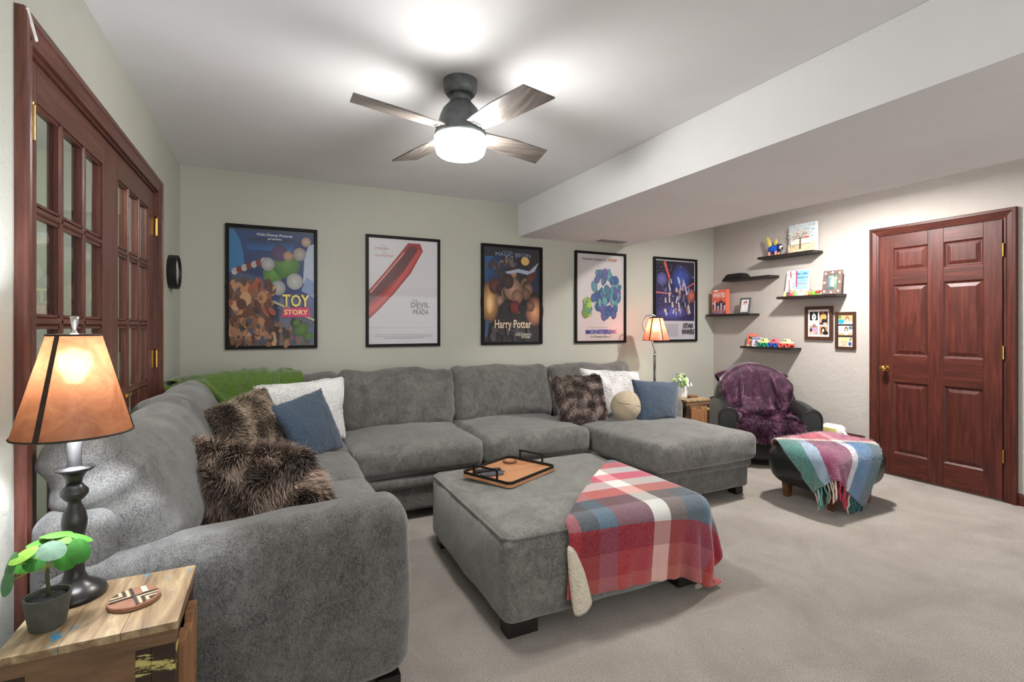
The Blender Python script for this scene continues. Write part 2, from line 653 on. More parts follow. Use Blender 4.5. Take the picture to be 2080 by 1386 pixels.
def pillow(TL, TR, BR, BL, th, n=22, pinch=.10, sq=.42, seed=0, wr=.006, center_only=False):
    """square cushion spanned by four corners, TL TR BR BL as seen from its front"""
    TL, TR, BR, BL = [np.array(p, float) for p in (TL, TR, BR, BL)]
    nrm = np.cross(TR - TL, BL - TL)
    nrm /= np.linalg.norm(nrm)
    nrm = -nrm
    s = np.sin(np.linspace(-math.pi / 2, math.pi / 2, n + 1))
    s = .35 * s + .65 * np.linspace(-1, 1, n + 1)
    V, F = [], []
    for side in (1, -1):
        for a in s:
            for b in s:
                aa = a * (1 - pinch * (1 - b * b) * abs(a) ** 3)
                bb = b * (1 - pinch * (1 - a * a) * abs(b) ** 3)
                u, v = (aa + 1) / 2, (bb + 1) / 2
                p = TL * (1 - u) * (1 - v) + TR * u * (1 - v) + BR * u * v + BL * (1 - u) * v
                t = ((1 - a ** 2) * (1 - b ** 2)) ** sq
                V.append(p + nrm * side * th / 2 * t)
    m = n + 1
    N2 = m * m
    for i in range(n):
        for j in range(n):
            F.append((i * m + j, i * m + j + 1, (i + 1) * m + j + 1, (i + 1) * m + j))
            F.append((N2 + i * m + j, N2 + (i + 1) * m + j, N2 + (i + 1) * m + j + 1, N2 + i * m + j + 1))
    mp = {}
    for i in range(m):
        for j in range(m):
            if i in (0, n) or j in (0, n):
                mp[N2 + i * m + j] = i * m + j
    g = G(V, [tuple(mp.get(k, k) for k in f) for f in F])
    used = sorted({k for f in g.F for k in f})
    re = {k: i for i, k in enumerate(used)}
    g.V = g.V[used]
    g.F = [tuple(re[k] for k in f) for f in g.F]
    if wr:
        wrinkle(g, wr, 7, seed)
    return g
def tri_arrays(g):
    T = []
    for f in g.F:
        for k in range(1, len(f) - 1):
            T.append((f[0], f[k], f[k + 1]))
    return np.array(T)
def fur(g, count, length, colors, comb=(0, 0, -1), lie=.6, width=.0012, seed=1, clump=9.0, flat=None, mask=None, jitter=.35):
    """tapered hair ribbons rooted on the surface of g; real geometry, one mesh"""
    rng = np.random.default_rng(seed)
    T = tri_arrays(g)
    A, B, Cc = g.V[T[:, 0]], g.V[T[:, 1]], g.V[T[:, 2]]
    cr = np.cross(B - A, Cc - A)
    ar = np.linalg.norm(cr, axis=1)
    if mask is not None:
        ar = ar * mask((A + B + Cc) / 3)
    pick = rng.choice(len(T), count, p=ar / ar.sum())
    u, v = rng.random(count), rng.random(count)
    fl = u + v > 1
    u[fl], v[fl] = 1 - u[fl], 1 - v[fl]
    P = A[pick] + (B - A)[pick] * u[:, None] + (Cc - A)[pick] * v[:, None]
    VN = vnormals(g)
    Nn = VN[T[pick, 0]] * (1 - u - v)[:, None] + VN[T[pick, 1]] * u[:, None] + VN[T[pick, 2]] * v[:, None]
    Nn /= np.maximum(np.linalg.norm(Nn, axis=1, keepdims=True), 1e-9)
    cl = np.array([[mnoise.noise(Vector(p * clump)), mnoise.noise(Vector(p * clump + 31)), mnoise.noise(Vector(p * clump + 77))] for p in P])
    D = Nn + lie * (np.array(comb) + cl * 1.8) + rng.normal(0, jitter * .5, (count, 3))
    D -= Nn * np.minimum(0, (D * Nn).sum(1, keepdims=True) - .12)
    D /= np.linalg.norm(D, axis=1, keepdims=True)
    L = length * (.65 + .5 * rng.random(count))
    bend = np.array([0, 0, -1.]) * .35
    P0 = P - Nn * .002
    P1 = P + D * (L * .5)[:, None]
    D2 = D + bend
    D2 /= np.linalg.norm(D2, axis=1, keepdims=True)
    P2 = P1 + D2 * (L * .5)[:, None]
    side = np.cross(D, rng.normal(size=(count, 3)))
    side /= np.maximum(np.linalg.norm(side, axis=1, keepdims=True), 1e-9)
    w = width
    V = np.stack([P0 - side * w, P0 + side * w, P1 - side * w * .8, P1 + side * w * .8, P2], 1).reshape(-1, 3)
    k = np.arange(count) * 5
    F = np.concatenate([np.stack([k, k + 1, k + 3, k + 2], 1)]).tolist() + np.stack([k + 2, k + 3, k + 4], 1).tolist()
    cols = np.array([lin(c) for c in colors])
    m = np.clip((cl[:, 0] * 1.3 + .5) + rng.normal(0, .22, count), 0, .999) * (len(cols) - 1)
    i0 = m.astype(int)
    c0 = cols[i0] * (1 - (m - i0))[:, None] + cols[np.minimum(i0 + 1, len(cols) - 1)] * (m - i0)[:, None]
    tip = c0 * .25 + cols[-1] * .75
    Cv = np.stack([c0 * .8, c0 * .8, c0, c0, .5 * c0 + .5 * tip], 1).reshape(-1, 3)
    return G(V, [tuple(f) for f in F], Cv)

# ---------------------------------------------------------------- cloth settling (position based)
def sdf_box(c, h, r, rz=0, rx=0):
    c, h = np.array(c), np.array(h) - r
    cz, sz, cx, sx = math.cos(rz), math.sin(rz), math.cos(rx), math.sin(rx)
    def f(P):
        Q = P - c
        x = cz * Q[:, 0] + sz * Q[:, 1]
        y = -sz * Q[:, 0] + cz * Q[:, 1]
        z = Q[:, 2]
        y, z = cx * y + sx * z, -sx * y + cx * z
        q = np.abs(np.stack([x, y, z], 1)) - h
        return np.linalg.norm(np.maximum(q, 0), axis=1) + np.minimum(q.max(1), 0) - r
    return f
def sdf_floor(z0):
    return lambda P: P[:, 2] - z0
def union(*fs):
    def f(P):
        d = fs[0](P)
        for q in fs[1:]:
            d = np.minimum(d, q(P))
        return d
    return f
def settle(P, rest, sdf, steps=140, iters=7, fric=.55, eps=.006, grav=-5.0, dt=.016, damp=.985, bend=.25, pin=None):
    n, m, _ = P.shape
    P = P.copy()
    V = np.zeros_like(P)
    cons = []
    def pair(di, dj, k):
        I = np.arange(0, n - abs(di)) if True else None
        for par in (0, 1):
            if di:
                rows = I[(I // di) % 2 == par]
                if dj >= 0:
                    ca, cb = np.arange(0, m - dj), np.arange(dj, m)
                else:
                    ca, cb = np.arange(-dj, m), np.arange(0, m + dj)
                ia, ib = np.ix_(rows, ca), np.ix_(rows + di, cb)
            else:
                J = np.arange(0, m - dj)
                colsx = J[(J // dj) % 2 == par]
                ia, ib = np.ix_(np.arange(n), colsx), np.ix_(np.arange(n), colsx + dj)
            L = np.linalg.norm(rest[ia] - rest[ib], axis=2, keepdims=True)
            cons.append((ia, ib, L, k))
    pair(1, 0, 1.0); pair(0, 1, 1.0); pair(1, 1, .6); pair(1, -1, .6); pair(2, 0, bend); pair(0, 2, bend)
    e = 1e-3
    for s in range(steps):
        prev = P.copy()
        V[..., 2] += grav * dt
        P = P + V * dt
        for it in range(iters):
            for ia, ib, L, k in cons:
                a, b = P[ia], P[ib]
                d = b - a
                ln = np.linalg.norm(d, axis=2, keepdims=True)
                q = d * (.5 * k * (ln - L) / np.maximum(ln, 1e-9))
                P[ia] = a + q
                P[ib] = b - q
            if pin is not None:
                P[pin] = prev[pin]
        X = P.reshape(-1, 3)
        for rep in range(2):
            d = sdf(X)
            c = np.where(d < eps)[0]
            if len(c):
                Y = X[c]
                g = np.stack([sdf(Y + np.eye(3)[i] * e) - sdf(Y - np.eye(3)[i] * e) for i in range(3)], 1)
                g /= np.maximum(np.linalg.norm(g, axis=1, keepdims=True), 1e-9)
                Y = Y + g * (eps - d[c])[:, None]
                mv = Y - prev.reshape(-1, 3)[c]
                mv -= g * (mv * g).sum(1, keepdims=True)
                X[c] = Y - mv * fric
        P = X.reshape(n, m, 3)
        if pin is not None:
            P[pin] = prev[pin]
        V = (P - prev) / dt * damp
        sp = np.linalg.norm(V, axis=2, keepdims=True)
        V *= np.minimum(1, 1.6 / np.maximum(sp, 1e-9))
    return P
def cloth_g(P, uv=None):
    n, m, _ = P.shape
    F = [(i * m + j, (i + 1) * m + j, (i + 1) * m + j + 1, i * m + j + 1) for i in range(n - 1) for j in range(m - 1)]
    u, v = np.meshgrid(np.linspace(0, 1, n), np.linspace(0, 1, m), indexing='ij')
    return G(P.reshape(-1, 3), F, None, (np.stack([u, v], 2) if uv is None else uv).reshape(-1, 2))
def cloth_obj(name, P, mats, thick, parent=None, loc=None, offset=1.0, uv=None):
    o = build(name, cloth_g(P, uv), None, parent, True, mats=mats, loc=loc)
    s = o.modifiers.new('solid', 'SOLIDIFY')
    s.thickness = thick
    s.offset = offset
    if len(mats) > 1:
        s.material_offset = 1
    u = o.modifiers.new('sub', 'SUBSURF')
    u.levels = u.render_levels = 1
    return o

# ---------------------------------------------------------------- printed art and lettering
_txt = {}
def text_geo(s, bold=0.0, shear=0.0):
    k = (s, bold, shear)
    if k in _txt:
        return _txt[k]
    cu = bpy.data.curves.new('t', 'FONT')
    cu.body = s
    cu.size = 1
    cu.offset = bold
    cu.shear = shear
    cu.resolution_u = 2
    cu.align_x = 'CENTER'
    o = bpy.data.objects.new('t', cu)
    COL.objects.link(o)
    dg = bpy.context.evaluated_depsgraph_get()
    me = o.evaluated_get(dg).to_mesh()
    V = np.array([v.co[:] for v in me.vertices]).reshape(-1, 3)
    F = [tuple(p.vertices) for p in me.polygons]
    o.evaluated_get(dg).to_mesh_clear()
    bpy.data.objects.remove(o)
    bpy.data.curves.remove(cu)
    lo, hi = V.min(0), V.max(0)
    V = (V - (lo + hi) / 2) / np.maximum(hi - lo, 1e-6)
    V[:, 2] = 0
    _txt[k] = (V, F)
    return _txt[k]
class Art:
    """flat print on a rectangle: o is its lower left corner, U and V its edges, N faces the viewer"""
    def __init__(s, o, U, V, N):
        s.o, s.U, s.V, s.N = [np.array(q, float) for q in (o, U, V, N)]
        s.g, s.t = G(C=[]), G(C=[])
        s.k = 0
    def pts(s, P, lift):
        P = np.asarray(P, float)
        return s.o + P[:, :1] * s.U + P[:, 1:2] * s.V + s.N * lift
    def poly(s, P, c, cols=None):
        s.k += 1
        V = s.pts(P, s.k * .00012)
        cc = [lin(c)] * len(P) if cols is None else [lin(q) for q in cols]
        s.g.add(G(V, [tuple(range(len(P)))], cc))
        return s
    def rect(s, x0, y0, x1, y1, c, cols=None):
        return s.poly([(x0, y0), (x1, y0), (x1, y1), (x0, y1)], c, cols)
    def ell(s, cx, cy, rx, ry, c, rot=0, n=22, rim=None):
        P = []
        for k in range(n):
            a = 2 * math.pi * k / n
            x, y = rx * math.cos(a), ry * math.sin(a)
            P.append((cx + x * math.cos(rot) - y * math.sin(rot), cy + (x * math.sin(rot) + y * math.cos(rot))))
        if rim is None:
            return s.poly(P, c)
        s.k += 1
        V = s.pts([(cx, cy)] + P, s.k * .00012)
        s.g.add(G(V, [(0, i + 1, (i + 1) % n + 1) for i in range(n)], [lin(c)] + [lin(rim)] * n))
        return s
    def ring(s, cx, cy, rx, ry, w, c, n=28):
        s.k += 1
        P = []
        for k in range(n):
            a = 2 * math.pi * k / n
            P += [(cx + rx * math.cos(a), cy + ry * math.sin(a)), (cx + rx * (1 - w) * math.cos(a), cy + ry * (1 - w) * math.sin(a))]
        V = s.pts(P, s.k * .00012)
        s.g.add(G(V, [(2 * k, 2 * ((k + 1) % n), 2 * ((k + 1) % n) + 1, 2 * k + 1) for k in range(n)], [lin(c)] * (2 * n)))
        return s
    def line(s, x0, y0, x1, y1, w0, w1, c, cols=None):
        L = math.hypot(x1 - x0, y1 - y0)
        nx, ny = -(y1 - y0) / L, (x1 - x0) / L
        return s.poly([(x0 + nx * w0, y0 + ny * w0), (x0 - nx * w0, y0 - ny * w0), (x1 - nx * w1, y1 - ny * w1), (x1 + nx * w1, y1 + ny * w1)], c, cols)
    def speck(s, n, x0, y0, x1, y1, r0, r1, cols, seed=0):
        q = random.Random(seed)
        for i in range(n):
            s.ell(q.uniform(x0, x1), q.uniform(y0, y1), q.uniform(r0, r1), q.uniform(r0, r1), q.choice(cols), q.uniform(0, 3), 9)
        return s
    def text(s, body, cx, cy, w, h, c, bold=.0, shear=0, rot=0):
        s.k += 1
        V, F = text_geo(body, bold, shear)
        x, y = V[:, 0] * w, V[:, 1] * h
        P = np.stack([cx + x * math.cos(rot) - y * math.sin(rot), cy + x * math.sin(rot) + y * math.cos(rot)], 1)
        s.t.add(G(s.pts(P, s.k * .00012), F, [lin(c)] * len(P)))
        return s
    def make(s, parent, name='print'):
        p = build(name, s.g, M['print'], parent, False)
        if len(s.t.V):
            build('lettering', s.t, M['print'], p if parent is not None else None, False, kind='stuff')
        return p

# ================================================================== SETTING
struct(build('floor', box(XL - 1.8, XR + .1, YF - .1, YB + .1, -.05, 0), M['carpet'], smooth=False))
struct(build('ceiling', box(XL - 1.8, XR + .1, YF - .1, YB + .1, ZC, ZC + .05), M['ceil'], smooth=False))
struct(build('ceiling_soffit', box(SL, SR, YF, YB, ZS, ZC - .001), M['ceil'], smooth=False))
struct(build('wall_back', box(XL - 1.8, XR + .1, YB, YB + .1, 0, ZC), M['wall'], smooth=False))
struct(build('wall_right', box(XR, XR + .1, YF, YB, 0, ZC), M['wall_r'], smooth=False))
struct(build('wall_front', box(XL - 1.8, XR + .1, YF - .1, YF, 0, ZC), M['wall'], smooth=False))
DY0, DY1, DZ = 1.845, 3.535, 2.075       # french door opening
wl = box(XL - .1, XL, YF, DY0, 0, ZC).add(box(XL - .1, XL, DY1, YB, 0, ZC)).add(box(XL - .1, XL, DY0, DY1, DZ, ZC))
struct(build('wall_left', wl, M['wall_l'], smooth=False))
struct(build('wall_hall', box(XL - 1.85, XL - 1.8, YF, YB, 0, ZC), M['wall'], smooth=False))
jam = box(XL - .1, XL + .001, DY0, DY0 + .015, 0, DZ).add(box(XL - .1, XL + .001, DY1 - .015, DY1, 0, DZ)).add(box(XL - .1, XL + .001, DY0, DY1, DZ - .015, DZ))
struct(build('trim_1', jam, M['oak'], smooth=False))

# moulded casings swept round an opening; axis x, side sgn = direction into the room
PROF = [(0, 0), (0, .014), (.012, .017), (.018, .013), (.03, .016), (.046, .02), (.05, .025), (.068, .025), (.072, .02), (.072, 0)]
def casing(name, xw, sgn, y0, y1, z1, mat, mat_h, prof=PROF):
    root = struct(bpy.data.objects.new(name, None))
    COL.objects.link(root)
    WLOC[root.name] = (0, 0, 0)
    for k in range(3):
        V, F = [], []
        n = len(prof)
        for e in range(2):
            for o, d in prof:
                p = [[(y0 - o, 0), (y0 - o, z1 + o)], [(y0 - o, z1 + o), (y1 + o, z1 + o)], [(y1 + o, z1 + o), (y1 + o, 0)]][k][e]
                V.append((xw + sgn * d, p[0], p[1]))
        for i in range(n - 1):
            F.append((i, i + 1, n + i + 1, n + i))
        F.append(tuple(range(n)))
        F.append(tuple(n + i for i in reversed(range(n))))
        g = G(V, F)
        build('casing_board', g, mat_h if k == 1 else mat, root, False)
    return root
tc2 = casing('trim_2', XL, 1, DY0 - .005, DY1 + .005, DZ - .003, M['oak'], M['oak_h'])
g = cbox((0, 0, 0), (.004, .010, .085)).rot('x', R(45)).mv(XL + .0255, DY0 - .043, DZ + .035)
build('mitre_filler', g, plain('white_filler', (226, 222, 212), .8), tc2, False)
casing('trim_3', XR, -1, 1.705, 2.532, 2.064, M['mahog'], M['mahog_h'], [(o * 1.0, d * 1.25) for o, d in PROF])

def french_leaf(name, y0, y1, gy0, gy1, hinge_y, hinge_s):
    root = struct(bpy.data.objects.new(name, None))
    COL.objects.link(root)
    root.location = (XL, (y0 + y1) / 2, 0)
    WLOC[root.name] = tuple(root.location)
    xf, xb = XL - .008, XL - .046
    z0, z1 = .012, DZ - .018
    gz1, gz0 = 1.945, .31
    build('stile', box(xb, xf, y0, gy0, z0, z1), M['oak'], root, False, bevel=.002)
    build('stile', box(xb, xf, gy1, y1, z0, z1), M['oak'], root, False, bevel=.002)
    build('top_rail', box(xb, xf, gy0, gy1, gz1, z1), M['oak_h'], root, False)
    build('bottom_rail', box(xb, xf, gy0, gy1, z0, gz0), M['oak_h'], root, False)
    mw = .028
    rows = 5
    ph = (gz1 - gz0 - (rows - 1) * mw) / rows
    pw = (gy1 - gy0 - 2 * mw) / 3
    def muntin_v(y, za, zb):
        h = mw / 2
        return G([(x, y + s, z) for z in (za, zb) for (x, s) in ((xb, -h), (xf - .012, -h), (xf - .002, -h * .4), (xf - .002, h * .4), (xf - .012, h), (xb, h))],
                 [(i, (i + 1) % 6, 6 + (i + 1) % 6, 6 + i) for i in range(6)] + [(5, 4, 3, 2, 1, 0), (6, 7, 8, 9, 10, 11)])
    def muntin_h(z, ya, yb_):
        h = mw / 2
        return G([(x, y, z + s) for y in (ya, yb_) for (x, s) in ((xb, -h), (xf - .012, -h), (xf - .002, -h * .4), (xf - .002, h * .4), (xf - .012, h), (xb, h))],
                 [(i, (i + 1) % 6, 6 + (i + 1) % 6, 6 + i) for i in range(6)] + [(5, 4, 3, 2, 1, 0), (6, 7, 8, 9, 10, 11)])
    for k in (1, 2):
        build('muntin', muntin_v(gy0 + k * pw + (k - .5) * mw, gz0, gz1), M['oak'], root, False)
    for k in range(1, rows):
        build('muntin', muntin_h(gz0 + k * ph + (k - .5) * mw, gy0, gy1), M['oak_h'], root, False)
    for i in range(3):
        for j in range(rows):
            ya, za = gy0 + i * (pw + mw), gz0 + j * (ph + mw)
            p = build('pane', box(XL - .030, XL - .026, ya - .004, ya + pw + .004, za - .004, za + ph + .004), M['pane'], root, False)
            s = .009
            st = G()
            for a, b, c, d in ((ya, ya + s, za, za + ph), (ya + pw - s, ya + pw, za, za + ph), (ya, ya + pw, za, za + s), (ya, ya + pw, za + ph - s, za + ph)):
                st.add(box(XL - .026, XL - .014, a, b, c, d))
            build('glazing_bead', st, M['oak'], root, False)
    for z in (1.86, 1.09, .25):
        hg = lathe([(.007, -.05), (.007, .05)], 12).mv(XL + .006, hinge_y, z).add(lathe([(.004, .05), (.009, .056), (.004, .064)], 10).mv(XL + .006, hinge_y, z))
        hg.add(box(XL - .009, XL - .004, hinge_y, hinge_y + hinge_s * .03, z - .05, z + .05))
        build('hinge', hg, M['brass'], root, True, autosmooth=40)
    return root
lf1 = french_leaf('door_1', DY0 + .017, 2.688, 1.934, 2.564, DY0 + .020, 1)
lf2 = french_leaf('door_2', 2.692, DY1 - .017, 2.784, 3.385, DY1 - .020, -1)
# lever handle of the far leaf
hl = lathe([(.026, 0), (.026, .006), (.012, .01), (.012, .04)], 16).rot('y', R(90)).mv(XL - .008, 2.735, .97)
hl.add(tube([(XL + .03, 2.735, .97), (XL + .036, 2.76, .968), (XL + .034, 2.80, .972), (XL + .03, 2.84, .966)], [.009, .009, .007, .005], 10))
build('lever_handle', hl, M['brass'], lf2, True, autosmooth=50)

# six panel door on the right wall
dr = struct(bpy.data.objects.new('door_3', None))
COL.objects.link(dr)
dr.location = (XR, 2.118, 0)
WLOC['door_3'] = (XR, 2.118, 0)
dx = XR - .022
ya0, ya1 = 1.711, 2.526
cols_y = [(1.819, 2.064), (2.169, 2.418)]
rows_z = [(.198, .806), (1.03, 1.632), (1.745, 1.945)]
build('backing', box(XR - .008, XR + .002, ya0, ya1, .012, 2.058), M['mahog'], dr, False)
for a, b in ((ya0, 1.819), (2.064, 2.169), (2.418, ya1)):
    build('stile', box(dx, XR - .007, a, b, .012, 2.058), M['mahog'], dr, False, bevel=.002)
zs = [.012] + [z for r_ in rows_z for z in r_] + [2.058]
for i in range(4):
    for a, b in cols_y:
        build('rail', box(dx + .0003, XR - .007, a, b, zs[2 * i], zs[2 * i + 1]), M['mahog_h'], dr, False, bevel=.002)
for a, b in cols_y:
    for z0, z1 in rows_z:
        V, F = [], []
        for ins, xx in ((.0, XR - .0205), (.012, XR - .009), (.018, XR - .0085), (.045, XR - .0185), (.047, XR - .0185)):
            V += [(xx, a + ins, z0 + ins), (xx, b - ins, z0 + ins), (xx, b - ins, z1 - ins), (xx, a + ins, z1 - ins)]
        for k in range(4):
            for e in range(4):
                F.append((4 * k + e, 4 * k + (e + 1) % 4, 4 * k + 4 + (e + 1) % 4, 4 * k + 4 + e))
        F.append((16, 17, 18, 19))
        build('panel', G(V, F), M['mahog'], dr, False)
kb = lathe([(.030, 0), (.030, .006), (.011, .010), (.011, .03), (.022, .036), (.028, .048), (.026, .06), (.016, .068), (.002, .07)], 28).rot('y', R(-90)).mv(dx, 2.471, .915)
build('door_knob', kb, M['brass'], dr, True, autosmooth=50)
for z in (1.835, 1.088, .335):
    hg = lathe([(.007, -.048), (.007, .048)], 12).mv(dx - .004, 1.7065, z).add(box(dx - .001, dx + .004, 1.7065, 1.714, z - .048, z + .048))
    build('hinge', hg, M['brass'], dr, True, autosmooth=40)
bb = [(0, 0), (-.012, 0), (-.012, .07), (-.008, .08), (0, .085)]
for nm, y0, y1 in (('baseboard_right', YF, 1.632), ('baseboard_right_far', 2.606, YB)):
    V = [(XR + a, y, z) for y in (y0, y1) for a, z in bb]
    F = [(i, i + 1, 5 + i + 1, 5 + i) for i in range(4)] + [(4, 3, 2, 1, 0), (5, 6, 7, 8, 9)]
    struct(build(nm, G(V, F), M['mahog_h'], None, False))

# air vent in the soffit
vt = thing('air_vent', 'grey slotted air vent set in the soffit underside by the back wall', 'vent', (3.13, 4.16, ZS))
fr = G()
for a, b, c, d in ((2.97, 3.29, 4.105, 4.118), (2.97, 3.29, 4.198, 4.211), (2.97, 2.983, 4.118, 4.198), (3.277, 3.29, 4.118, 4.198)):
    fr.add(box(a, b, c, d, ZS - .006, ZS))
build('vent_frame', fr, M['grille'], vt, False)
build('vent_back', box(2.983, 3.277, 4.118, 4.198, ZS - .0015, ZS - .0005), M['black_plastic'], vt, False)
for k in range(5):
    y = 4.126 + k * .016
    build('slat', cbox((3.13, y, ZS - .004), (.294, .007, .003)), M['grille'], vt, False)

# ================================================================== SOFA
SB = (1.3, 3.9, 0)
sofa = thing('sectional_sofa', 'large grey chenille U-shaped sectional sofa along the left and back walls', 'sofa', SB)
def cushion(c, h, r, crown, n=(10, 10, 5), wr=(.006, 4), seed=0, rz=0, rx=0, ry=0, fn=None, rid=0):
    g = rbox(*h, r, n)
    puff(g, h, crown)
    if wr:
        wrinkle(g, wr[0], wr[1], seed)
    if rid:
        wrinkle(g, rid, 9, seed + 3, (1, 1, .7), True)
    if fn:
        g.fn(fn)
    return place(g, c, rz, rx, ry)
# bases
build('base', cushion((.94 + .49, 3.78, .185), (.98, .56, .12), .03, (0, .004, 0), (10, 8, 3), (.003, 5)), M['sofa'], sofa)
build('base_band', cushion((1.43, 3.70, .258), (.97, .515, .035), .03, (0, .004, 0), (14, 8, 2), (.003, 5), 3), M['sofa'], sofa)
build('base', cushion((-.08, 2.98, .185), (.51, 1.18, .12), .03, (.004, 0, 0), (8, 12, 3), (.003, 5), 5), M['sofa'], sofa)
build('base_band', cushion((-.08, 2.98, .258), (.525, 1.17, .035), .03, (.004, 0, 0), (8, 12, 2), (.003, 5), 3), M['sofa'], sofa)
build('chaise_base', cushion((2.80, 3.47, .165), (.455, .85, .10), .03, (.006, .008, 0), (8, 10, 3), (.004, 5), 6), M['sofa'], sofa)
build('chaise_band', cushion((2.80, 3.45, .255), (.462, .855, .034), .03, (.004, .006, 0), (8, 10, 2), (.004, 6), 8), M['sofa'], sofa)
# frames behind the cushions
build('back_frame', cushion((1.36, 4.235, .43), (2.0, .11, .36), .05, (0, 0, 0), (16, 3, 5), (.004, 4)), M['sofa'], sofa)
build('back_frame', cushion((-.505, 3.02, .415), (.095, 1.27, .345), .05, (0, .01, .01), (3, 12, 5), (.006, 5), 2), M['sofa'], sofa)
# arms
def arm_fn(V):
    V = V.copy()
    k = np.clip(V[:, 2] / .3, 0, 1)
    V[:, 2] += k * (.085 * np.clip((V[:, 0] + .5) / 1.0, 0, 1) ** .8)
    return V
ga = cushion((-.075, 1.80, .335), (.505, .105, .27), .075, (.012, .012, .008), (14, 4, 8), (.006, 5), 4, fn=arm_fn)
build('arm', ga, M['sofa'], sofa)
ga = cushion((3.265, 3.86, .35), (.115, .47, .275), .07, (.01, .01, .01), (4, 10, 7), (.005, 5), 9)
build('arm', ga, M['sofa'], sofa)
# seats
SEAT = []
for i, (x0, x1) in enumerate(((.452, 1.322), (1.328, 2.212))):
    SEAT.append(build('seat_cushion', cushion(((x0 + x1) / 2, 3.66, .40), ((x1 - x0) / 2, .47, .10), .055, (.004, .022, .032), (12, 12, 4), (.008, 5), 11 + i, rid=.004), M['sofa_top'], sofa))
def chaise_fn(V):
    V = V.copy()
    t = np.clip((-V[:, 1] + .3) / 1.0, 0, 1)
    V[:, 0] += np.where(V[:, 0] < 0, t * .07, t * .02)
    return V
build('seat_cushion', cushion((2.745, 3.21, .38), (.51, .66, .10), .05, (.012, .018, .03), (14, 18, 4), (.008, 4), 15, fn=chaise_fn, rid=.004), M['sofa_top'], sofa)
build('seat_cushion', cushion((.11, 2.30, .40), (.34, .375, .10), .055, (.015, .004, .03), (10, 10, 4), (.007, 5), 17), M['sofa_top'], sofa)
build('seat_cushion', cushion((.11, 3.02, .385), (.34, .335, .10), .055, (.015, .004, .035), (10, 10, 4), (.007, 5), 18), M['sofa_top'], sofa)
build('corner_seat', cushion((.02, 3.76, .385), (.43, .41, .10), .055, (.01, .004, .03), (10, 10, 4), (.007, 5), 19), M['sofa_top'], sofa)
# back cushions: tilted boxes with soft tops
def back_fn(seed, sag=.02):
    def f(V):
        V = V.copy()
        hx = np.abs(V[:, 0]).max()
        hz = np.abs(V[:, 2]).max()
        u = V[:, 0] / hx
        k = np.clip(V[:, 2] / hz, -1, 1)
        V[:, 2] += (k > 0) * k * (.022 * np.abs(u) ** 3 + .008 * np.sin(u * 5 + seed))
        V[:, 0] *= 1 + .02 * k
        V[:, 1] *= 1 - .25 * np.clip(k, 0, 1) ** 2
        return V
    return f
def wr_cush(c, h, seed, rx=0, rz=0, th=.1):
    g = rbox(h[0], h[1], h[2], min(.075, h[1] * .75), (22, 4, 16), 4)
    puff(g, h, (.01, .045, .012))
    N = vnormals(g)
    d = np.zeros(len(g.V))
    for i, p in enumerate(g.V):
        u, w = p[0] / h[0], p[2] / h[2]
        e = max(abs(u) ** 2, .15)
        a = mnoise.noise(Vector((p[0] * 2.2 + seed * 5, p[2] * 9 + p[0] * 3 * (1 if u > 0 else -1), seed)))
        b = mnoise.noise(Vector((p[0] * 9, p[1] * 5, p[2] * 3.5 + seed * 3)))
        d[i] = .034 * e * (.3 - abs(a)) * 1.3 + .010 * b + .014 * mnoise.noise(Vector((p[0] * 3, p[2] * 3, seed * 2.7)))
    g.V = g.V + N * d[:, None]
    g.fn(back_fn(seed))
    return place(g, c, rz, rx)
TI = R(-17)
BACKS = []
for i, (x0, x1) in enumerate(((.455, 1.345), (1.358, 2.262))):
    build('back_cushion', wr_cush(((x0 + x1) / 2, 3.985, .685), ((x1 - x0) / 2, .105, .245), 1 + i, TI), M['sofa_x'], sofa)
build('back_cushion', wr_cush((2.745, 3.995, .675), (.47, .105, .24), 3, TI), M['sofa_x'], sofa)
build('back_cushion', wr_cush((.06, 4.0, .68), (.38, .105, .235), 4, TI), M['sofa_x'], sofa)
# left wing: x axis of the cushion runs along world y
def left_cush(y0, y1, seed, lift=0, h=.235, xc=-.40, zc=.70, lean=R(-22)):
    g = wr_cush((0, 0, 0), ((y1 - y0) / 2, .12, h), seed, lean)
    g.rot('z', R(90))
    V = g.V.copy()
    t = np.clip(-(V[:, 1]) / ((y1 - y0) / 2), 0, 1)
    V[:, 2] += lift * t
    V[:, 0] -= .045 * t
    g.V = V
    return g.mv(xc, (y0 + y1) / 2, zc)
build('back_cushion', left_cush(1.80, 2.86, 5, .055), M['sofa_x'], sofa)
build('back_cushion', left_cush(2.87, 3.62, 6, 0, .235, -.41, .70), M['sofa_x'], sofa)
# corner back, set on the diagonal
build('corner_back', place(wr_cush((0, 0, 0), (.30, .12, .22), 7, TI), (-.28, 3.93, .70), R(42)), M['sofa_x'], sofa)
for x, y in ((.36, 1.76), (-.52, 1.76), (.37, 3.22), (2.42, 2.70), (3.20, 2.70), (3.30, 3.5), (3.2, 4.2), (-.5, 4.25)):
    build('foot', cbox((x, y, .035), (.075, .075, .07)), M['foot'], sofa, False)

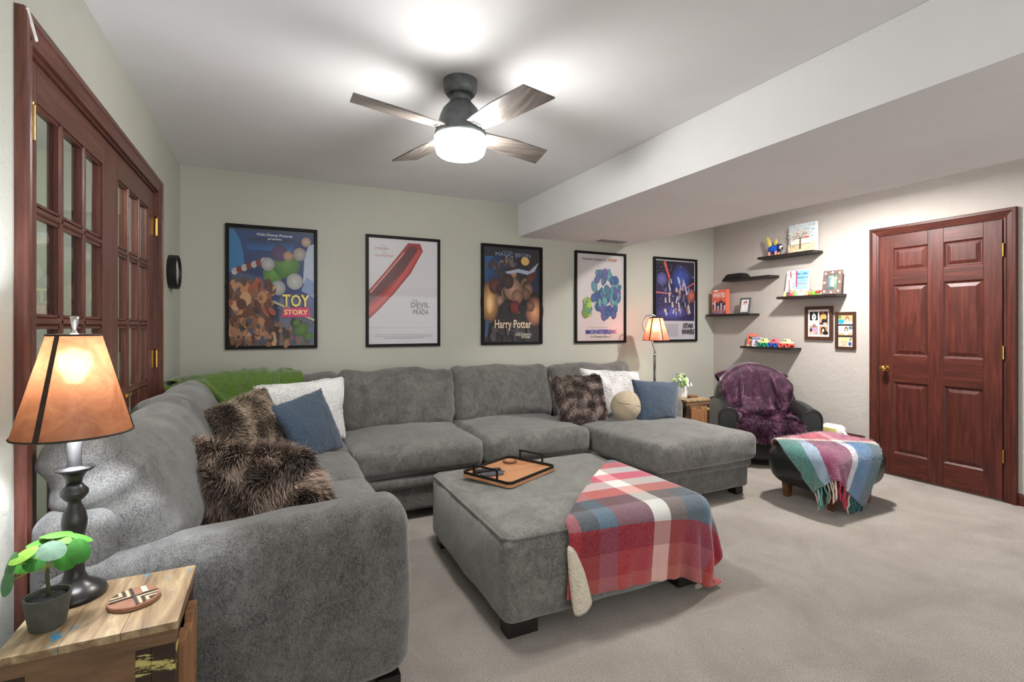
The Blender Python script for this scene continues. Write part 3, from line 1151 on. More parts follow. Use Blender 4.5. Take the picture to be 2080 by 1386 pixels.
# ================================================================== BIG OTTOMAN, PLAID THROW, TRAY
OT = (1.39, 2.325, 0)
ot = thing('ottoman', 'large square grey chenille ottoman with black block feet in front of sofa', 'ottoman', OT)
g = rbox(.555, .52, .182, .05, (18, 18, 7))
puff(g, (.555, .52, .182), (.022, .022, .028))
wrinkle(g, .007, 4, 5)
wrinkle(g, .004, 11, 8)
g.mv(1.39, 2.325, .237)
build('body', g, M['ott'], ot)
sm = tube([(1.39 + .547 * a, 2.325 + .511 * b, .408) for a, b in ((-.93, -1), (.93, -1), (1, -.93), (1, .93), (.93, 1), (-.93, 1), (-1, .93), (-1, -.93), (-.93, -1))], .007, 6)
build('seam', sm, M['ott'], ot)
for sx in (-1, 1):
    for sy in (-1, 1):
        build('foot', box(1.39 + sx * .46 - .07, 1.39 + sx * .46 + .07, 2.325 + sy * .455 - .04, 2.325 + sy * .455 + .04, 0, .09), M['foot'], ot, False, bevel=.004)

def sheet(n, m, w, h, c, rz, z, amp=.012, seed=0):
    rng = np.random.default_rng(seed)
    u, v = np.meshgrid(np.linspace(-w / 2, w / 2, n), np.linspace(-h / 2, h / 2, m), indexing='ij')
    rest = np.stack([u, v, np.zeros_like(u)], 2)
    x = c[0] + u * math.cos(rz) - v * math.sin(rz)
    y = c[1] + u * math.sin(rz) + v * math.cos(rz)
    zz = z + amp * (np.sin(u * 17 + 1.3 * seed) * np.cos(v * 13) + rng.normal(0, .15, u.shape))
    return np.stack([x, y, zz], 2), rest
M['plaid'] = plaid('plaid_fleece',
    [(150, 40, 50), (22, 24, 28), (44, 84, 108), (110, 14, 42), (112, 40, 64), (232, 230, 220), (104, 80, 68), (58, 78, 92), (44, 88, 116), (104, 16, 38), (120, 22, 44)],
    [(206, 92, 78), (190, 56, 56), (150, 8, 34), (116, 126, 134), (28, 26, 34), (196, 80, 60), (226, 214, 206), (214, 40, 92), (226, 218, 216), (200, 50, 70), (84, 96, 116)], .5, fv=[.55, .55, .72, .3, .5, .62, .5, .72, .5, .7, .5])
nu, nv = 50, 58
P, rest, UV = np.zeros((nu, nv, 3)), np.zeros((nu, nv, 3)), np.zeros((nu, nv, 2))
for j in range(nv):
    sv = -.262 + (j / (nv - 1)) * 1.027
    xl = 1.09 + max(0, sv - .05) / .72 * .72
    xr = 2.10
    for i in range(nu):
        x = xl + (xr - xl) * i / (nu - 1)
        rest[i, j] = (x, sv, 0)
        ca, sa = math.cos(R(-3)), math.sin(R(-3))
        P[i, j] = (1.65 + ca * (x - 1.65) - sa * sv, 1.80 + sa * (x - 1.65) + ca * sv, .475 + .014 * math.sin(x * 17) * math.cos(sv * 13) + RNG.normal(0, .002))
        UV[i, j] = ((x - 1.05) / 1.09, (sv + .30) / 1.10)
sd = union(sdf_box((1.39, 2.325, .25), (.575, .54, .178), .065), sdf_floor(.012))
P = settle(P, rest, sd, 150, 7, .7, .007)
pt = thing('plaid_throw', 'red, blue and white plaid fleece throw with sherpa lining draped over grey ottoman', 'throw', (1.66, 2.05, .43))
cloth_obj('cloth', P, [M['plaid'], M['sherpa_cream']], .010, pt, uv=UV)
g = pillow((1.105, 1.772, .35), (1.15, 1.765, .33), (1.215, 1.742, .11), (1.125, 1.748, .075), .04, 16, -.16, .5, 3, .006)
build('folded_corner', g, M['sherpa_cream'], pt)

def rrect(w, d, r, n=5):
    P = []
    for cx, cy, a0 in ((w / 2 - r, d / 2 - r, 0), (-w / 2 + r, d / 2 - r, 90), (-w / 2 + r, -d / 2 + r, 180), (w / 2 - r, -d / 2 + r, 270)):
        for k in range(n + 1):
            a = R(a0 + 90 * k / n)
            P.append((cx + r * math.cos(a), cy + r * math.sin(a)))
    return P
def prism(P, z0, z1):
    n = len(P)
    return G([(x, y, z0) for x, y in P] + [(x, y, z1) for x, y in P],
             [tuple(reversed(range(n))), tuple(range(n, 2 * n))] + [(i, (i + 1) % n, n + (i + 1) % n, n + i) for i in range(n)])
TZ = .448
TC, TR_ = (1.205, 2.545), R(26)
tr = thing('serving_tray', 'rectangular acacia serving tray with black metal rim and handles on grey ottoman', 'tray', (TC[0], TC[1], TZ))
build('tray_board', place(prism(rrect(.43, .355, .03), 0, .014), (*TC, TZ), TR_), M['tray_wood'], tr, False)
P = [(x, y, .022) for x, y in rrect(.42, .345, .028)]
o_, i_ = rrect(.424, .349, .03), rrect(.412, .337, .026)
n = len(o_)
V = [(x, y, z) for z in (.014, .029) for q in (o_, i_) for x, y in q]
F = []
for k in range(n):
    k2 = (k + 1) % n
    F += [(k, k2, 2 * n + k2, 2 * n + k), (n + k2, n + k, 3 * n + k, 3 * n + k2), (2 * n + k, 2 * n + k2, 3 * n + k2, 3 * n + k)]
build('rim', place(G(V, F), (*TC, TZ), TR_), M['black_metal'], tr, False)
for s in (-1, 1):
    g = G()
    for y in (-.082, .082):
        g.add(cbox((s * .207, y, .05), (.009, .009, .045)))
    g.add(cbox((s * .207, 0, .0745), (.009, .173, .009)))
    build('handle', place(g, (*TC, TZ), TR_), M['black_metal'], tr, False)
cz = TZ + .0145
c1 = thing('coaster', 'round dark wooden coaster lying on the tray', 'coaster', (1.275, 2.69, cz))
g = lathe([(.038, 0), (.041, .002), (.041, .010), (.038, .012)], 32).mv(1.275, 2.69, cz)
build('disc', g, M['coaster_wood'], c1, True, autosmooth=30)
build('inlay', lathe([(.031, .012), (.031, .0135)], 24).mv(1.275, 2.69, cz), M['tray_wood'], c1, False)
def remote(label, c, rz, col, w=.042, l=.16):
    r_ = thing('remote_control', label, 'remote', (c[0], c[1], cz), None)
    build('body', place(prism(rrect(l, w, .012), 0, .016), (c[0], c[1], cz), rz), col, r_, False, bevel=.003)
    for i in range(7):
        for j in range(3):
            build('button', place(cbox((-l / 2 + .025 + i * .018, (j - 1) * .012, .0168), (.009, .007, .0025)), (c[0], c[1], cz), rz), M['gray_frame'], r_, False)
remote('black remote control lying on the tray, farther from the rim handle', (1.075, 2.565), R(-10), M['black_plastic'])
remote('grey remote control lying on the tray nearest the front handle', (1.075, 2.495), R(-2), M['gray_frame'], .038, .13)

# ================================================================== PILLOWS
def fur_pillow(name, label, corners, th, nh, ln, cols, base, seed, comb=(0, 0, -1), group=None, pinch=.05, lie=.6, w=.0013, cl=9):
    g = pillow(*corners, th, 20, pinch, .38, seed, .008)
    c = g.V.mean(0)
    t_ = thing(name, label, 'pillow', (c[0], c[1], g.V[:, 2].min()), group)
    build('cover', g, base, t_)
    build('fur', fur(g, nh, ln, cols, comb, lie, w, seed, cl), M['fur'], t_, True, kind='stuff')
    return t_
BROWN = [(42, 34, 30), (80, 66, 58), (120, 100, 88), (170, 146, 130), (206, 186, 172)]
fur_pillow('fur_pillow', 'long shaggy brown faux fur lumbar pillow behind the near sofa arm', [(-.33, 2.34, .825), (.12, 2.17, .765), (.25, 2.02, .49), (-.22, 2.12, .49)], .17, 26000, .055, BROWN, M['fur_base'], 3, (.3, 0, -.9), lie=.7, w=.0019, cl=13)
fur_pillow('fur_pillow', 'square brown faux fur pillow behind the blue pillow in the left sofa corner', [(-.33, 3.05, .83), (-.06, 3.42, .90), (.07, 3.34, .52), (-.16, 2.93, .52)], .15, 16000, .032, [(74, 64, 54), (118, 102, 88), (156, 138, 120), (196, 178, 158)], M['fur_base'], 4, (.3, -.2, -.8), w=.0017, cl=11)
fur_pillow('fur_pillow', 'square dark brown faux fur pillow at left end of the chaise group', [(2.08, 3.60, .86), (2.55, 3.56, .86), (2.52, 3.40, .495), (2.10, 3.44, .495)], .16, 18000, .030, [(50, 42, 40), (88, 76, 70), (132, 116, 108), (184, 166, 158)], M['fur_base'], 5, (.1, 0, -1), lie=.9, w=.0019, cl=14)
fur_pillow('white_pillow', 'large fluffy white pillow leaning in the left sofa corner', [(-.12, 3.66, .885), (.47, 3.84, .91), (.45, 3.66, .50), (-.04, 3.50, .50)], .14, 22000, .010, [(236, 235, 234), (244, 243, 242), (250, 250, 249)], M['fur_base_white'], 6, (0, 0, -.6), w=.0022, lie=1.3)
fur_pillow('white_pillow', 'large fluffy white pillow behind the round beige pillow on the chaise', [(2.47, 3.74, .90), (3.12, 3.74, .85), (3.06, 3.56, .49), (2.50, 3.56, .49)], .14, 22000, .010, [(236, 235, 234), (244, 243, 242), (250, 250, 249)], M['fur_base_white'], 7, (0, 0, -.6), w=.0022, lie=1.3)
def sherpa_pillow(label, corners, th, seed):
    g = pillow(*corners, th, 26, .06, .42, seed, .006)
    wrinkle(g, .004, 60, seed)
    c = g.V.mean(0)
    o = build('sherpa_pillow', g, M['sherpa_blue'], None, True, loc=(c[0], c[1], g.V[:, 2].min()))
    tag(o, label, 'pillow')
sherpa_pillow('slate blue sherpa pillow in front of white pillow in left sofa corner', [(-.045, 3.29, .80), (.285, 3.56, .865), (.42, 3.42, .475), (.15, 3.13, .475)], .14, 8)
sherpa_pillow('slate blue sherpa pillow leaning against the right sofa arm on chaise', [(2.735, 3.36, .83), (3.24, 3.34, .785), (3.10, 3.22, .485), (2.70, 3.22, .47)], .15, 9)
g = G()
u_ = 28
for i in range(u_ + 1):
    for j in range(u_ * 2):
        a, b = math.pi * i / u_, math.pi * j / u_
        g.V = np.vstack([g.V, [(math.sin(a) * math.cos(b), math.sin(a) * math.sin(b), math.cos(a))]]) if False else g.V
V = [(math.sin(math.pi * i / u_) * math.cos(math.pi * j / u_), math.sin(math.pi * i / u_) * math.sin(math.pi * j / u_), math.cos(math.pi * i / u_)) for i in range(u_ + 1) for j in range(2 * u_)]
F = [(i * 2 * u_ + j, (i + 1) * 2 * u_ + j, (i + 1) * 2 * u_ + (j + 1) % (2 * u_), i * 2 * u_ + (j + 1) % (2 * u_)) for i in range(u_) for j in range(2 * u_)]
g = G(np.array(V) * [.138, .12, .132], F)
wrinkle(g, .008, 9, 3)
wrinkle(g, .003, 90, 4)
g.mv(2.665, 3.34, .605)
rp = thing('round_pillow', 'round beige teddy ball pillow between fur and blue pillows on chaise', 'pillow', (2.665, 3.34, .47))
build('cover', g, M['teddy'], rp)
sp = [(2.665 + .143 * math.sin(a) * .9, 3.34 - .122 * math.cos(a) * .95 - .0, .605 + .03 - .06 * math.sin(a) + .03 * a) for a in np.linspace(-1.2, 1.2, 14)]
build('seam', tube(sp, .004, 6), M['teddy'], rp)

# green throw over the sofa corner
def path_sheet(prof, n, m, width, along, seed=0, amp=.01, squeeze=.92):
    """sheet laid along a polyline profile; along(s, t) -> world point"""
    rng = np.random.default_rng(seed)
    prof = np.array(prof, float)
    sl = np.r_[0, np.cumsum(np.linalg.norm(np.diff(prof, axis=0), axis=1))]
    L = sl[-1]
    s = np.linspace(0, L, m)
    q = np.stack([np.interp(s, sl, prof[:, 0]), np.interp(s, sl, prof[:, 1])], 1)
    P = np.zeros((n, m, 3))
    rest = np.zeros((n, m, 3))
    for i in range(n):
        w = (i / (n - 1) - .5) * width
        for j in range(m):
            P[i, j] = along(w * squeeze, q[j])
            rest[i, j] = (w, s[j], 0)
    P += rng.normal(0, amp * .2, P.shape)
    P[..., 2] += amp * np.sin(np.linspace(0, 9, n))[:, None]
    return P, rest
cr_, cs_ = math.cos(R(42)), math.sin(R(42))
def corner_pt(w, q):
    return np.array([-.28, 3.93, 0]) + np.array([cr_ * w - cs_ * q[0], cs_ * w + cr_ * q[0], q[1]])
P, rest = path_sheet([(.32, .80), (.20, .95), (.08, .975), (-.06, .95), (-.16, .82), (-.20, .66)], 40, 30, 1.0, corner_pt, 4, .02, .86)
lc = [sdf_box((-.28, 3.93, .70), (.32, .15, .255), .09, R(42), TI), sdf_box((-.41, 3.26, .70), (.145, .39, .26), .09), sdf_box((.06, 4.0, .68), (.39, .14, .265), .09, 0, TI),
      sdf_box((1.36, 4.235, .43), (2.0, .11, .36), .05), sdf_box((-.505, 3.02, .42), (.095, 1.27, .345), .05), sdf_box((0, 3.6, .28), (.5, .8, .21), .05),
      lambda P: P[:, 0] - (XL + .01), lambda P: (YB - .01) - P[:, 1]]
P = settle(P, rest, union(*lc), 70, 6, .92, .008, -3)
gt = cloth_obj('green_throw', P, [M['green_fleece']], .007, None, (-.28, 3.93, .9))
tag(gt, 'olive green fleece throw draped over the corner of the sofa back', 'throw')

# ================================================================== LEFT SIDE TABLE WITH LAMP, PLANT, COASTER
def side_table(label, x0, x1, y0, y1, h, drawer_side):
    t_ = thing('side_table', label, 'side table', ((x0 + x1) / 2, (y0 + y1) / 2, 0), 'reclaimed wood side tables')
    nb = 3
    for k in range(nb):
        a, b = x0 + (x1 - x0) * k / nb, x0 + (x1 - x0) * (k + 1) / nb
        build('top_plank', box(a + .0003, b - .0003, y0, y1, h - .018, h), M['rec_top'], t_, False, bevel=.0012)
    e = .006
    build('apron', box(x0 + e, x1 - e, y0 + e, y1 - e, h - .05, h - .018), M['rec_side'], t_, False)
    build('side_panel', box(x0 + .045, x1 - .075, y0 + e + .002, y0 + e + .014, .03, h - .05), M['rec_side'], t_, False)
    build('side_panel', box(x0 + .045, x1 - .045, y1 - e - .014, y1 - e - .002, .03, h - .05), M['rec_side'], t_, False)
    build('side_panel', box(x0 + e, x0 + e + .012, y0 + .04, y1 - .04, .03, h - .05), M['rec_side'], t_, False)
    for i, (px, py) in enumerate(((x0 + e, y0 + e), (x1 - e - .045, y0 + e), (x0 + e, y1 - e - .045), (x1 - e - .045, y1 - e - .045))):
        build('corner_post', box(px, px + .045, py, py + .045, 0, h - .05), M['rec_dark'] , t_, False)
    build('post_strip', box(x1 - e - .075, x1 - e - .046, y0 + e + .001, y0 + e + .02, .03, h - .05), M['rec_dark'], t_, False)
    # drawers: a front with a finger notch cut from its upper edge
    def front(u0, u1, z0, z1, mk):
        c = (u0 + u1) / 2
        P = [(u0, z0), (u1, z0), (u1, z1), (c + .035, z1), (c + .025, z1 - .022), (c - .025, z1 - .022), (c - .035, z1), (u0, z1)]
        return mk(P)
    for k in range(3):
        z1 = h - .075 - k * .175
        z0 = z1 - .165
        if drawer_side == 'x':
            def mk(P):
                n = len(P)
                V = [(x, u, z) for x in (x1 - .012, x1 + .008) for u, z in P]
                return G(V, [tuple(reversed(range(n))), tuple(range(n, 2 * n))] + [(i, (i + 1) % n, n + (i + 1) % n, n + i) for i in range(n)])
            g = front(y0 + .05, y1 - .05, z0, z1, mk)
        else:
            def mk(P):
                n = len(P)
                V = [(u, y, z) for y in (y0 + .012, y0 - .008) for u, z in P]
                return G(V, [tuple(reversed(range(n))), tuple(range(n, 2 * n))] + [(i, (i + 1) % n, n + (i + 1) % n, n + i) for i in range(n)])
            g = front(x0 + .05, x1 - .05, z0, z1, mk)
        build('drawer', g, M['rec_warm'], t_, False, bevel=.0015)
    return t_
TH = .60
side_table('weathered reclaimed wood side table with teal paint flecks beside near sofa arm', -.52, -.20, 1.365, 1.665, TH, 'x')

LX, LY = -.452, 1.60
tl = thing('table_lamp', 'dark turned table lamp with amber shade on the near side table', 'lamp', (LX, LY, TH))
g = lathe([(.064, 0), (.066, .008), (.062, .018), (.046, .03), (.028, .042), (.021, .06), (.020, .085), (.023, .094), (.024, .104), (.020, .108),
           (.014, .118), (.016, .125), (.014, .13), (.018, .142), (.024, .17), (.026, .19), (.022, .215), (.014, .232), (.013, .24), (.02, .246), (.028, .258), (.028, .268), (.019, .278), (.0155, .285)], 40)
build('base', g.mv(LX, LY, TH), M['lampbase'], tl)
g = lathe([(.014, .283), (.018, .30), (.025, .312), (.040, .320), (.041, .325), (.018, .327), (.015, .33), (.015, .50)], 36)
build('candle_cup', g.mv(LX, LY, TH), M['lampbase'], tl)
def shade(parent, c, r0, r1, z0, z1, mat, ribs, rimmat, rib_phase=0, tilt=None, names=True):
    seg = 56
    V, F = [], []
    for rr in (0, -.0015):
        for k in range(seg):
            a = 2 * math.pi * k / seg
            for q in range(9):
                t = q / 8
                V.append(((r0 + (r1 - r0) * t + rr) * math.cos(a), (r0 + (r1 - r0) * t + rr) * math.sin(a), z0 + (z1 - z0) * t))
    for k in range(seg):
        k2 = (k + 1) % seg
        for q in range(8):
            F.append((k * 9 + q, k2 * 9 + q, k2 * 9 + q + 1, k * 9 + q + 1))
    V = V[:seg * 9]
    gs = G(V, F)
    rims = []
    for r_, z in ((r0, z0), (r1, z1)):
        rims.append(tube([(r_ * math.cos(2 * math.pi * k / 48), r_ * math.sin(2 * math.pi * k / 48), z) for k in range(49)], .0028 * (r0 / .118), 6, False))
    ribg = []
    for k in range(ribs):
        a = rib_phase + 2 * math.pi * k / ribs
        w = .006 * (r0 / .118)
        ca, sa = math.cos(a), math.sin(a)
        q = []
        for r_, z in ((r0, z0), (r1, z1)):
            for s in (-1, 1):
                for e in (.0004, .002):
                    q.append(((r_ + e) * ca - s * w * (.7 + .3 * (r_ / r0)) * sa, (r_ + e) * sa + s * w * (.7 + .3 * (r_ / r0)) * ca, z))
        ribg.append(G(q, [(0, 1, 5, 4), (1, 3, 7, 5), (3, 2, 6, 7), (2, 0, 4, 6), (0, 2, 3, 1), (4, 5, 7, 6)]))
    def T(g):
        if tilt:
            g.rot(*tilt)
        return g.mv(*c)
    so = build('lamp_shade', T(gs), mat, parent)
    for g in rims:
        build('rim', T(g), rimmat, so)
    for g in ribg:
        build('rib', T(g), rimmat, so, False)
    return so
ring_m = plain('dark_binding', (48, 36, 28), .6)
shade(tl, (LX, LY, 0), .118, .054, 1.012, 1.258, M['shade'], 3, ring_m, R(-109))
build('harp', tube([(LX - .02, LY, 1.05), (LX - .036, LY, 1.12), (LX - .03, LY, 1.22), (LX, LY, 1.262), (LX + .03, LY, 1.22), (LX + .036, LY, 1.12), (LX + .02, LY, 1.05)], .002, 6), M['steel'], tl)
build('socket', lathe([(.016, 1.09), (.016, 1.135)], 16).mv(LX, LY, 0), M['brass'], tl)
build('bulb', lathe([(.012, 1.135), (.016, 1.15), (.028, 1.175), (.030, 1.19), (.024, 1.21), (.004, 1.222)], 20).mv(LX, LY, 0), M['bulb'], tl)
build('finial', lathe([(.010, 1.258), (.005, 1.266), (.004, 1.272), (.008, 1.29), (.0095, 1.303), (.004, 1.306)], 16).mv(LX, LY, 0), M['steel'], tl)
spx = G()
for k in range(3):
    a = 2 * math.pi * k / 3
    spx.add(tube([(LX, LY, 1.257), (LX + .054 * math.cos(a), LY + .054 * math.sin(a), 1.257)], .0015, 6))
build('spider', spx, M['steel'], tl)

# little round-leaf plant
PX, PY = -.462, 1.468
pp = thing('potted_plant', 'small round-leaved green plant in a dark grey pot on near side table', 'plant', (PX, PY, TH))
build('pot', lathe([(.030, 0), (.032, .003), (.042, .066), (.0425, .074), (.038, .074), (.036, .062)], 36, True).mv(PX, PY, TH), M['pot'], pp, True, autosmooth=35)
g = lathe([(.0365, .0), (.0365, .004), (.02, .007), (.001, .008)], 24).mv(PX, PY, TH + .061)
wrinkle(g, .004, 300, 2)
build('soil', g, M['soil'], pp)
build('trunk', tube([(PX, PY, TH + .066), (PX + .001, PY, TH + .09), (PX - .002, PY + .001, TH + .115), (PX + .001, PY, TH + .138)], [.0045, .004, .0038, .003], 8), M['stem'], pp)
def leaf(c, nrm, r, col, spin=0, elong=1.12):
    nrm = np.array(nrm, float)
    nrm /= np.linalg.norm(nrm)
    a = np.cross(nrm, [0, 0, 1.])
    if np.linalg.norm(a) < 1e-3:
        a = np.array([1., 0, 0])
    a /= np.linalg.norm(a)
    b = np.cross(nrm, a)
    V, C = [], []
    rings, seg = 4, 16
    for i in range(rings + 1):
        t = i / rings
        for k in range(seg):
            q = 2 * math.pi * k / seg + spin
            rr = r * t
            p = np.array(c) + a * rr * math.cos(q) + b * rr * elong * math.sin(q) + nrm * (r * .18 * (1 - t * t) - .06 * r * abs(math.cos(q)) * t)
            V.append(p)
            s = 1 + .18 * math.cos(6 * q) * t
            C.append(tuple(x * s for x in lin(col)))
    F = [(i * seg + k, i * seg + (k + 1) % seg, (i + 1) * seg + (k + 1) % seg, (i + 1) * seg + k) for i in range(rings) for k in range(seg)]
    return G(V, F, C)
top = np.array([PX + .001, PY, TH + .138])
view = np.array([-PX, -PY, 1.28 - TH - .15])
view /= np.linalg.norm(view)
rgt = np.cross([0, 0, 1.], -view)
rgt = -np.cross(view, [0, 0, 1.]); rgt /= np.linalg.norm(rgt); rgt = -rgt if rgt[0] < 0 else rgt
upv = np.cross(rgt, -view); upv = upv if upv[2] > 0 else -upv
LEAVES = [(-.040, .022, .012, (-.5, .3, 1), .024, (112, 150, 50)), (.006, .018, .03, (.1, .7, .8), .026, (84, 112, 88)), (-.060, .008, -.002, (-1, .4, .3), .024, (74, 122, 70)),
          (-.066, -.028, .0, (-1, .6, .1), .024, (84, 128, 84)), (-.022, .006, .0, (-.2, 1, .3), .022, (70, 140, 58)), (.052, .004, .012, (.5, 1, .2), .026, (52, 112, 40)),
          (.030, -.008, .006, (.2, 1, .2), .022, (60, 128, 40)), (.034, .040, -.016, (.3, .3, 1), .026, (90, 146, 48)), (.058, .034, -.02, (.6, .1, 1), .022, (74, 132, 48)),
          (.014, .052, -.03, (.1, -.1, 1), .028, (76, 130, 42)), (-.014, .044, -.03, (-.2, 0, 1), .022, (80, 150, 50)), (-.04, .004, -.025, (-.3, .8, .4), .02, (80, 150, 54))]
for a, b, d, nn, r_, col in LEAVES:
    c = top + rgt * a + upv * b + view * d + np.array([0, 0, .012])
    nv = rgt * nn[0] + view * nn[1] * .8 + np.array([0, 0, nn[2]])
    st = tube([top - [0, 0, .01], (top + c) / 2 + np.array([0, 0, .004]), c], .0012, 6)
    lo = build('leaf', leaf(c, nv, r_, col), M['leaf'], pp)
    build('petiole', st, toy((150, 172, 80)), lo)

CX, CY = -.312, 1.508
co = thing('inlaid_coaster', 'round wooden coaster with dark geometric inlay on near side table', 'coaster', (CX, CY, TH))
g = lathe([(.050, 0), (.0535, .002), (.0535, .010), (.052, .012)], 40).mv(CX, CY, TH)
build('disc', g, plain('pink_wood', (140, 98, 74), .5, 0, .1, 40), co, True, autosmooth=30)
a = Art((CX, CY, TH + .012), (.052, 0, 0), (0, .052, 0), (0, 0, 1))
tc_, ts_ = math.cos(R(20)), math.sin(R(20))
def strip(x0, y0, x1, y1, w, c):
    a.line(x0 * tc_ - y0 * ts_, x0 * ts_ + y0 * tc_, x1 * tc_ - y1 * ts_, x1 * ts_ + y1 * tc_, w, w, c)
DK, CRM = (52, 46, 40), (212, 186, 148)
for sg in (1, -1):
    for k, cc in ((.15, CRM), (.29, DK), (.43, CRM), (.57, DK)):
        e = math.sqrt(.93 ** 2 - k * k)
        strip(-sg * e, sg * k, -sg * (k - .055), sg * k, .055, cc)
        strip(-sg * k, sg * (k + .055), -sg * k, sg * e, .055, cc)
strip(.48, .12, .48, .78, .11, (222, 204, 172))
strip(-.94, 0, .94, 0, .05, DK)
strip(0, -.94, 0, .94, .06, DK)
a.make(co, 'inlay')

# ================================================================== FLOOR LAMP, RIGHT SIDE TABLE, FLOWERS
FX, FY = 3.56, 4.0
fl = thing('floor_lamp', 'slim floor lamp with rose pink shade standing behind the sofa end', 'lamp', (FX, FY, 0))
build('base', lathe([(.125, 0), (.125, .012), (.11, .02), (.02, .03)], 32).mv(FX, FY, 0), M['lampbase'], fl, True, autosmooth=40)
build('pole', tube([(FX, FY, .02), (FX, FY, .98)], .0125, 14), M['lampbase'], fl)
build('collar', lathe([(.014, .975), (.014, .99)], 14).mv(FX, FY, 0), M['steel'], fl)
ux, uy = -.9016, .4325   # leftwards in the picture plane
def fp(s, z):
    return (FX + ux * s, FY + uy * s, z)
build('gooseneck', tube([fp(0, .98), fp(0, 1.03), fp(.02, 1.10), fp(.055, 1.17), fp(.115, 1.25), fp(.118, 1.33), fp(.085, 1.385), fp(.03, 1.40), fp(-.005, 1.385), fp(-.012, 1.36)], .0085, 12), M['steel'], fl)
sc_ = fp(-.012, 0)
shade(fl, (sc_[0], sc_[1], 0), .135, .068, 1.135, 1.365, M['shade_pink'], 6, plain('dark_shade_binding', (90, 48, 40), .6), R(20))
build('shade_cap', lathe([(.066, 1.362), (.06, 1.372), (.02, 1.378), (.012, 1.385)], 24).mv(sc_[0], sc_[1], 0), M['lampbase'], fl)
build('bulb', lathe([(.012, 1.31), (.016, 1.30), (.027, 1.27), (.029, 1.255), (.022, 1.235), (.004, 1.225)], 18).mv(sc_[0], sc_[1], 0), M['bulb_small'], fl)

side_table('weathered reclaimed wood side table between the right sofa arm and armchair', 3.40, 3.70, 3.40, 3.70, TH, 'y')
VX, VY = 3.465, 3.53
vp = thing('potted_flowers', 'white ribbed pot of pale green and white flowers on far side table', 'plant', (VX, VY, TH))
n = 20
V, F = [], []
prof = [(.045, 0), (.052, .02), (.054, .08), (.05, .125), (.046, .125), (.045, .11)]
seg = 80
for k in range(seg):
    a_ = 2 * math.pi * k / seg
    f = 1 + .045 * abs(math.sin(a_ * 6)) - .03
    for j, (r_, z) in enumerate(prof):
        ff = f if 0 < j < 4 else 1
        V.append((r_ * ff * math.cos(a_), r_ * ff * math.sin(a_), z))
m_ = len(prof)
for k in range(seg):
    k2 = (k + 1) % seg
    for j in range(m_ - 1):
        F.append((k * m_ + j, k2 * m_ + j, k2 * m_ + j + 1, k * m_ + j + 1))
F.append(tuple(k * m_ for k in reversed(range(seg))))
F.append(tuple(k * m_ + m_ - 1 for k in range(seg)))
build('pot', G(V, F).mv(VX, VY, TH), M['white_ceramic'], vp)
fo = G(C=[])
q = random.Random(5)
for k in range(230):
    th, ph = q.uniform(0, 6.28), math.acos(q.uniform(-.1, 1))
    rr = .085 * q.uniform(.55, 1.05)
    c = (VX + rr * math.sin(ph) * math.cos(th), VY + rr * math.sin(ph) * math.sin(th), TH + .135 + .1 * math.cos(ph) * q.uniform(.6, 1.05))
    cc = q.choice([(122, 160, 84), (150, 182, 106), (236, 238, 226), (246, 246, 240), (170, 196, 130)])
    fo.add(leaf(c, (math.sin(ph) * math.cos(th) + q.uniform(-.5, .5), math.sin(ph) * math.sin(th) + q.uniform(-.5, .5), math.cos(ph) + .3), q.uniform(.008, .014), cc, 0, 1.4))
build('foliage', fo, M['leaf'], vp, True, kind='stuff')
bt = tag(build('wooden_coaster_stack', cbox((3.60, 3.55, TH + .008), (.10, .10, .016)), M['coaster_wood'], None, False, bevel=.002, loc=(3.60, 3.55, TH)), 'flat square brown wooden block on the far side table beside flower pot', 'coaster')
bt.name = 'square_coaster'

# ================================================================== ARMCHAIR, LEATHER OTTOMAN, STOOL
AC, AR = (4.235, 3.30), R(-38)
ac = thing('armchair', 'small black leather club armchair in the far right corner', 'armchair', (AC[0], AC[1], 0))
def A(g):
    return place(g, (AC[0], AC[1], 0), AR)
build('seat_base', A(wrinkle(rbox(.27, .34, .125, .04, (8, 8, 4)), .003, 5).mv(0, -.01, .185)), M['leather'], ac)
g = puff(rbox(.25, .31, .065, .045, (8, 8, 3)), (.25, .31, .065), (0, .02, .03)).mv(0, -.04, .35)
build('seat_cushion', A(g), M['leather'], ac)
for s in (-1, 1):
    P = []
    prof = [(-.07, .05), (.07, .05), (.078, .3), (.085, .44)] + [(.085 * math.cos(R(t_)), .455 + .085 * math.sin(R(t_))) for t_ in range(0, 181, 20)] + [(-.085, .44), (-.075, .3)]
    ny = 9
    V, F = [], []
    for j in range(ny):
        y = -.36 + .66 * j / (ny - 1)
        fl_ = 1 - .10 * (j == 0)
        drop = .0 if j > 0 else -.004
        for x, z in prof:
            V.append((s * .335 + s * .01 + x * fl_, y, z * (1 if j else .99) + .03 * math.sin(math.pi * min(1, j / (ny - 1))) * (z > .4)))
    n = len(prof)
    for j in range(ny - 1):
        for k in range(n):
            F.append((j * n + k, j * n + (k + 1) % n, (j + 1) * n + (k + 1) % n, (j + 1) * n + k))
    F.append(tuple(range(n)))
    F.append(tuple((ny - 1) * n + k for k in reversed(range(n))))
    o_ = build('arm', A(G(V, F)), M['leather'], ac, True, bevel=.012, autosmooth=50)
    pip = tube([(s * .345 + x * .92, -.362, z * .99) for x, z in prof] + [(s * .345 + prof[0][0] * .92, -.362, prof[0][1])], .005, 6)
    build('piping', A(pip), M['leather'], o_)
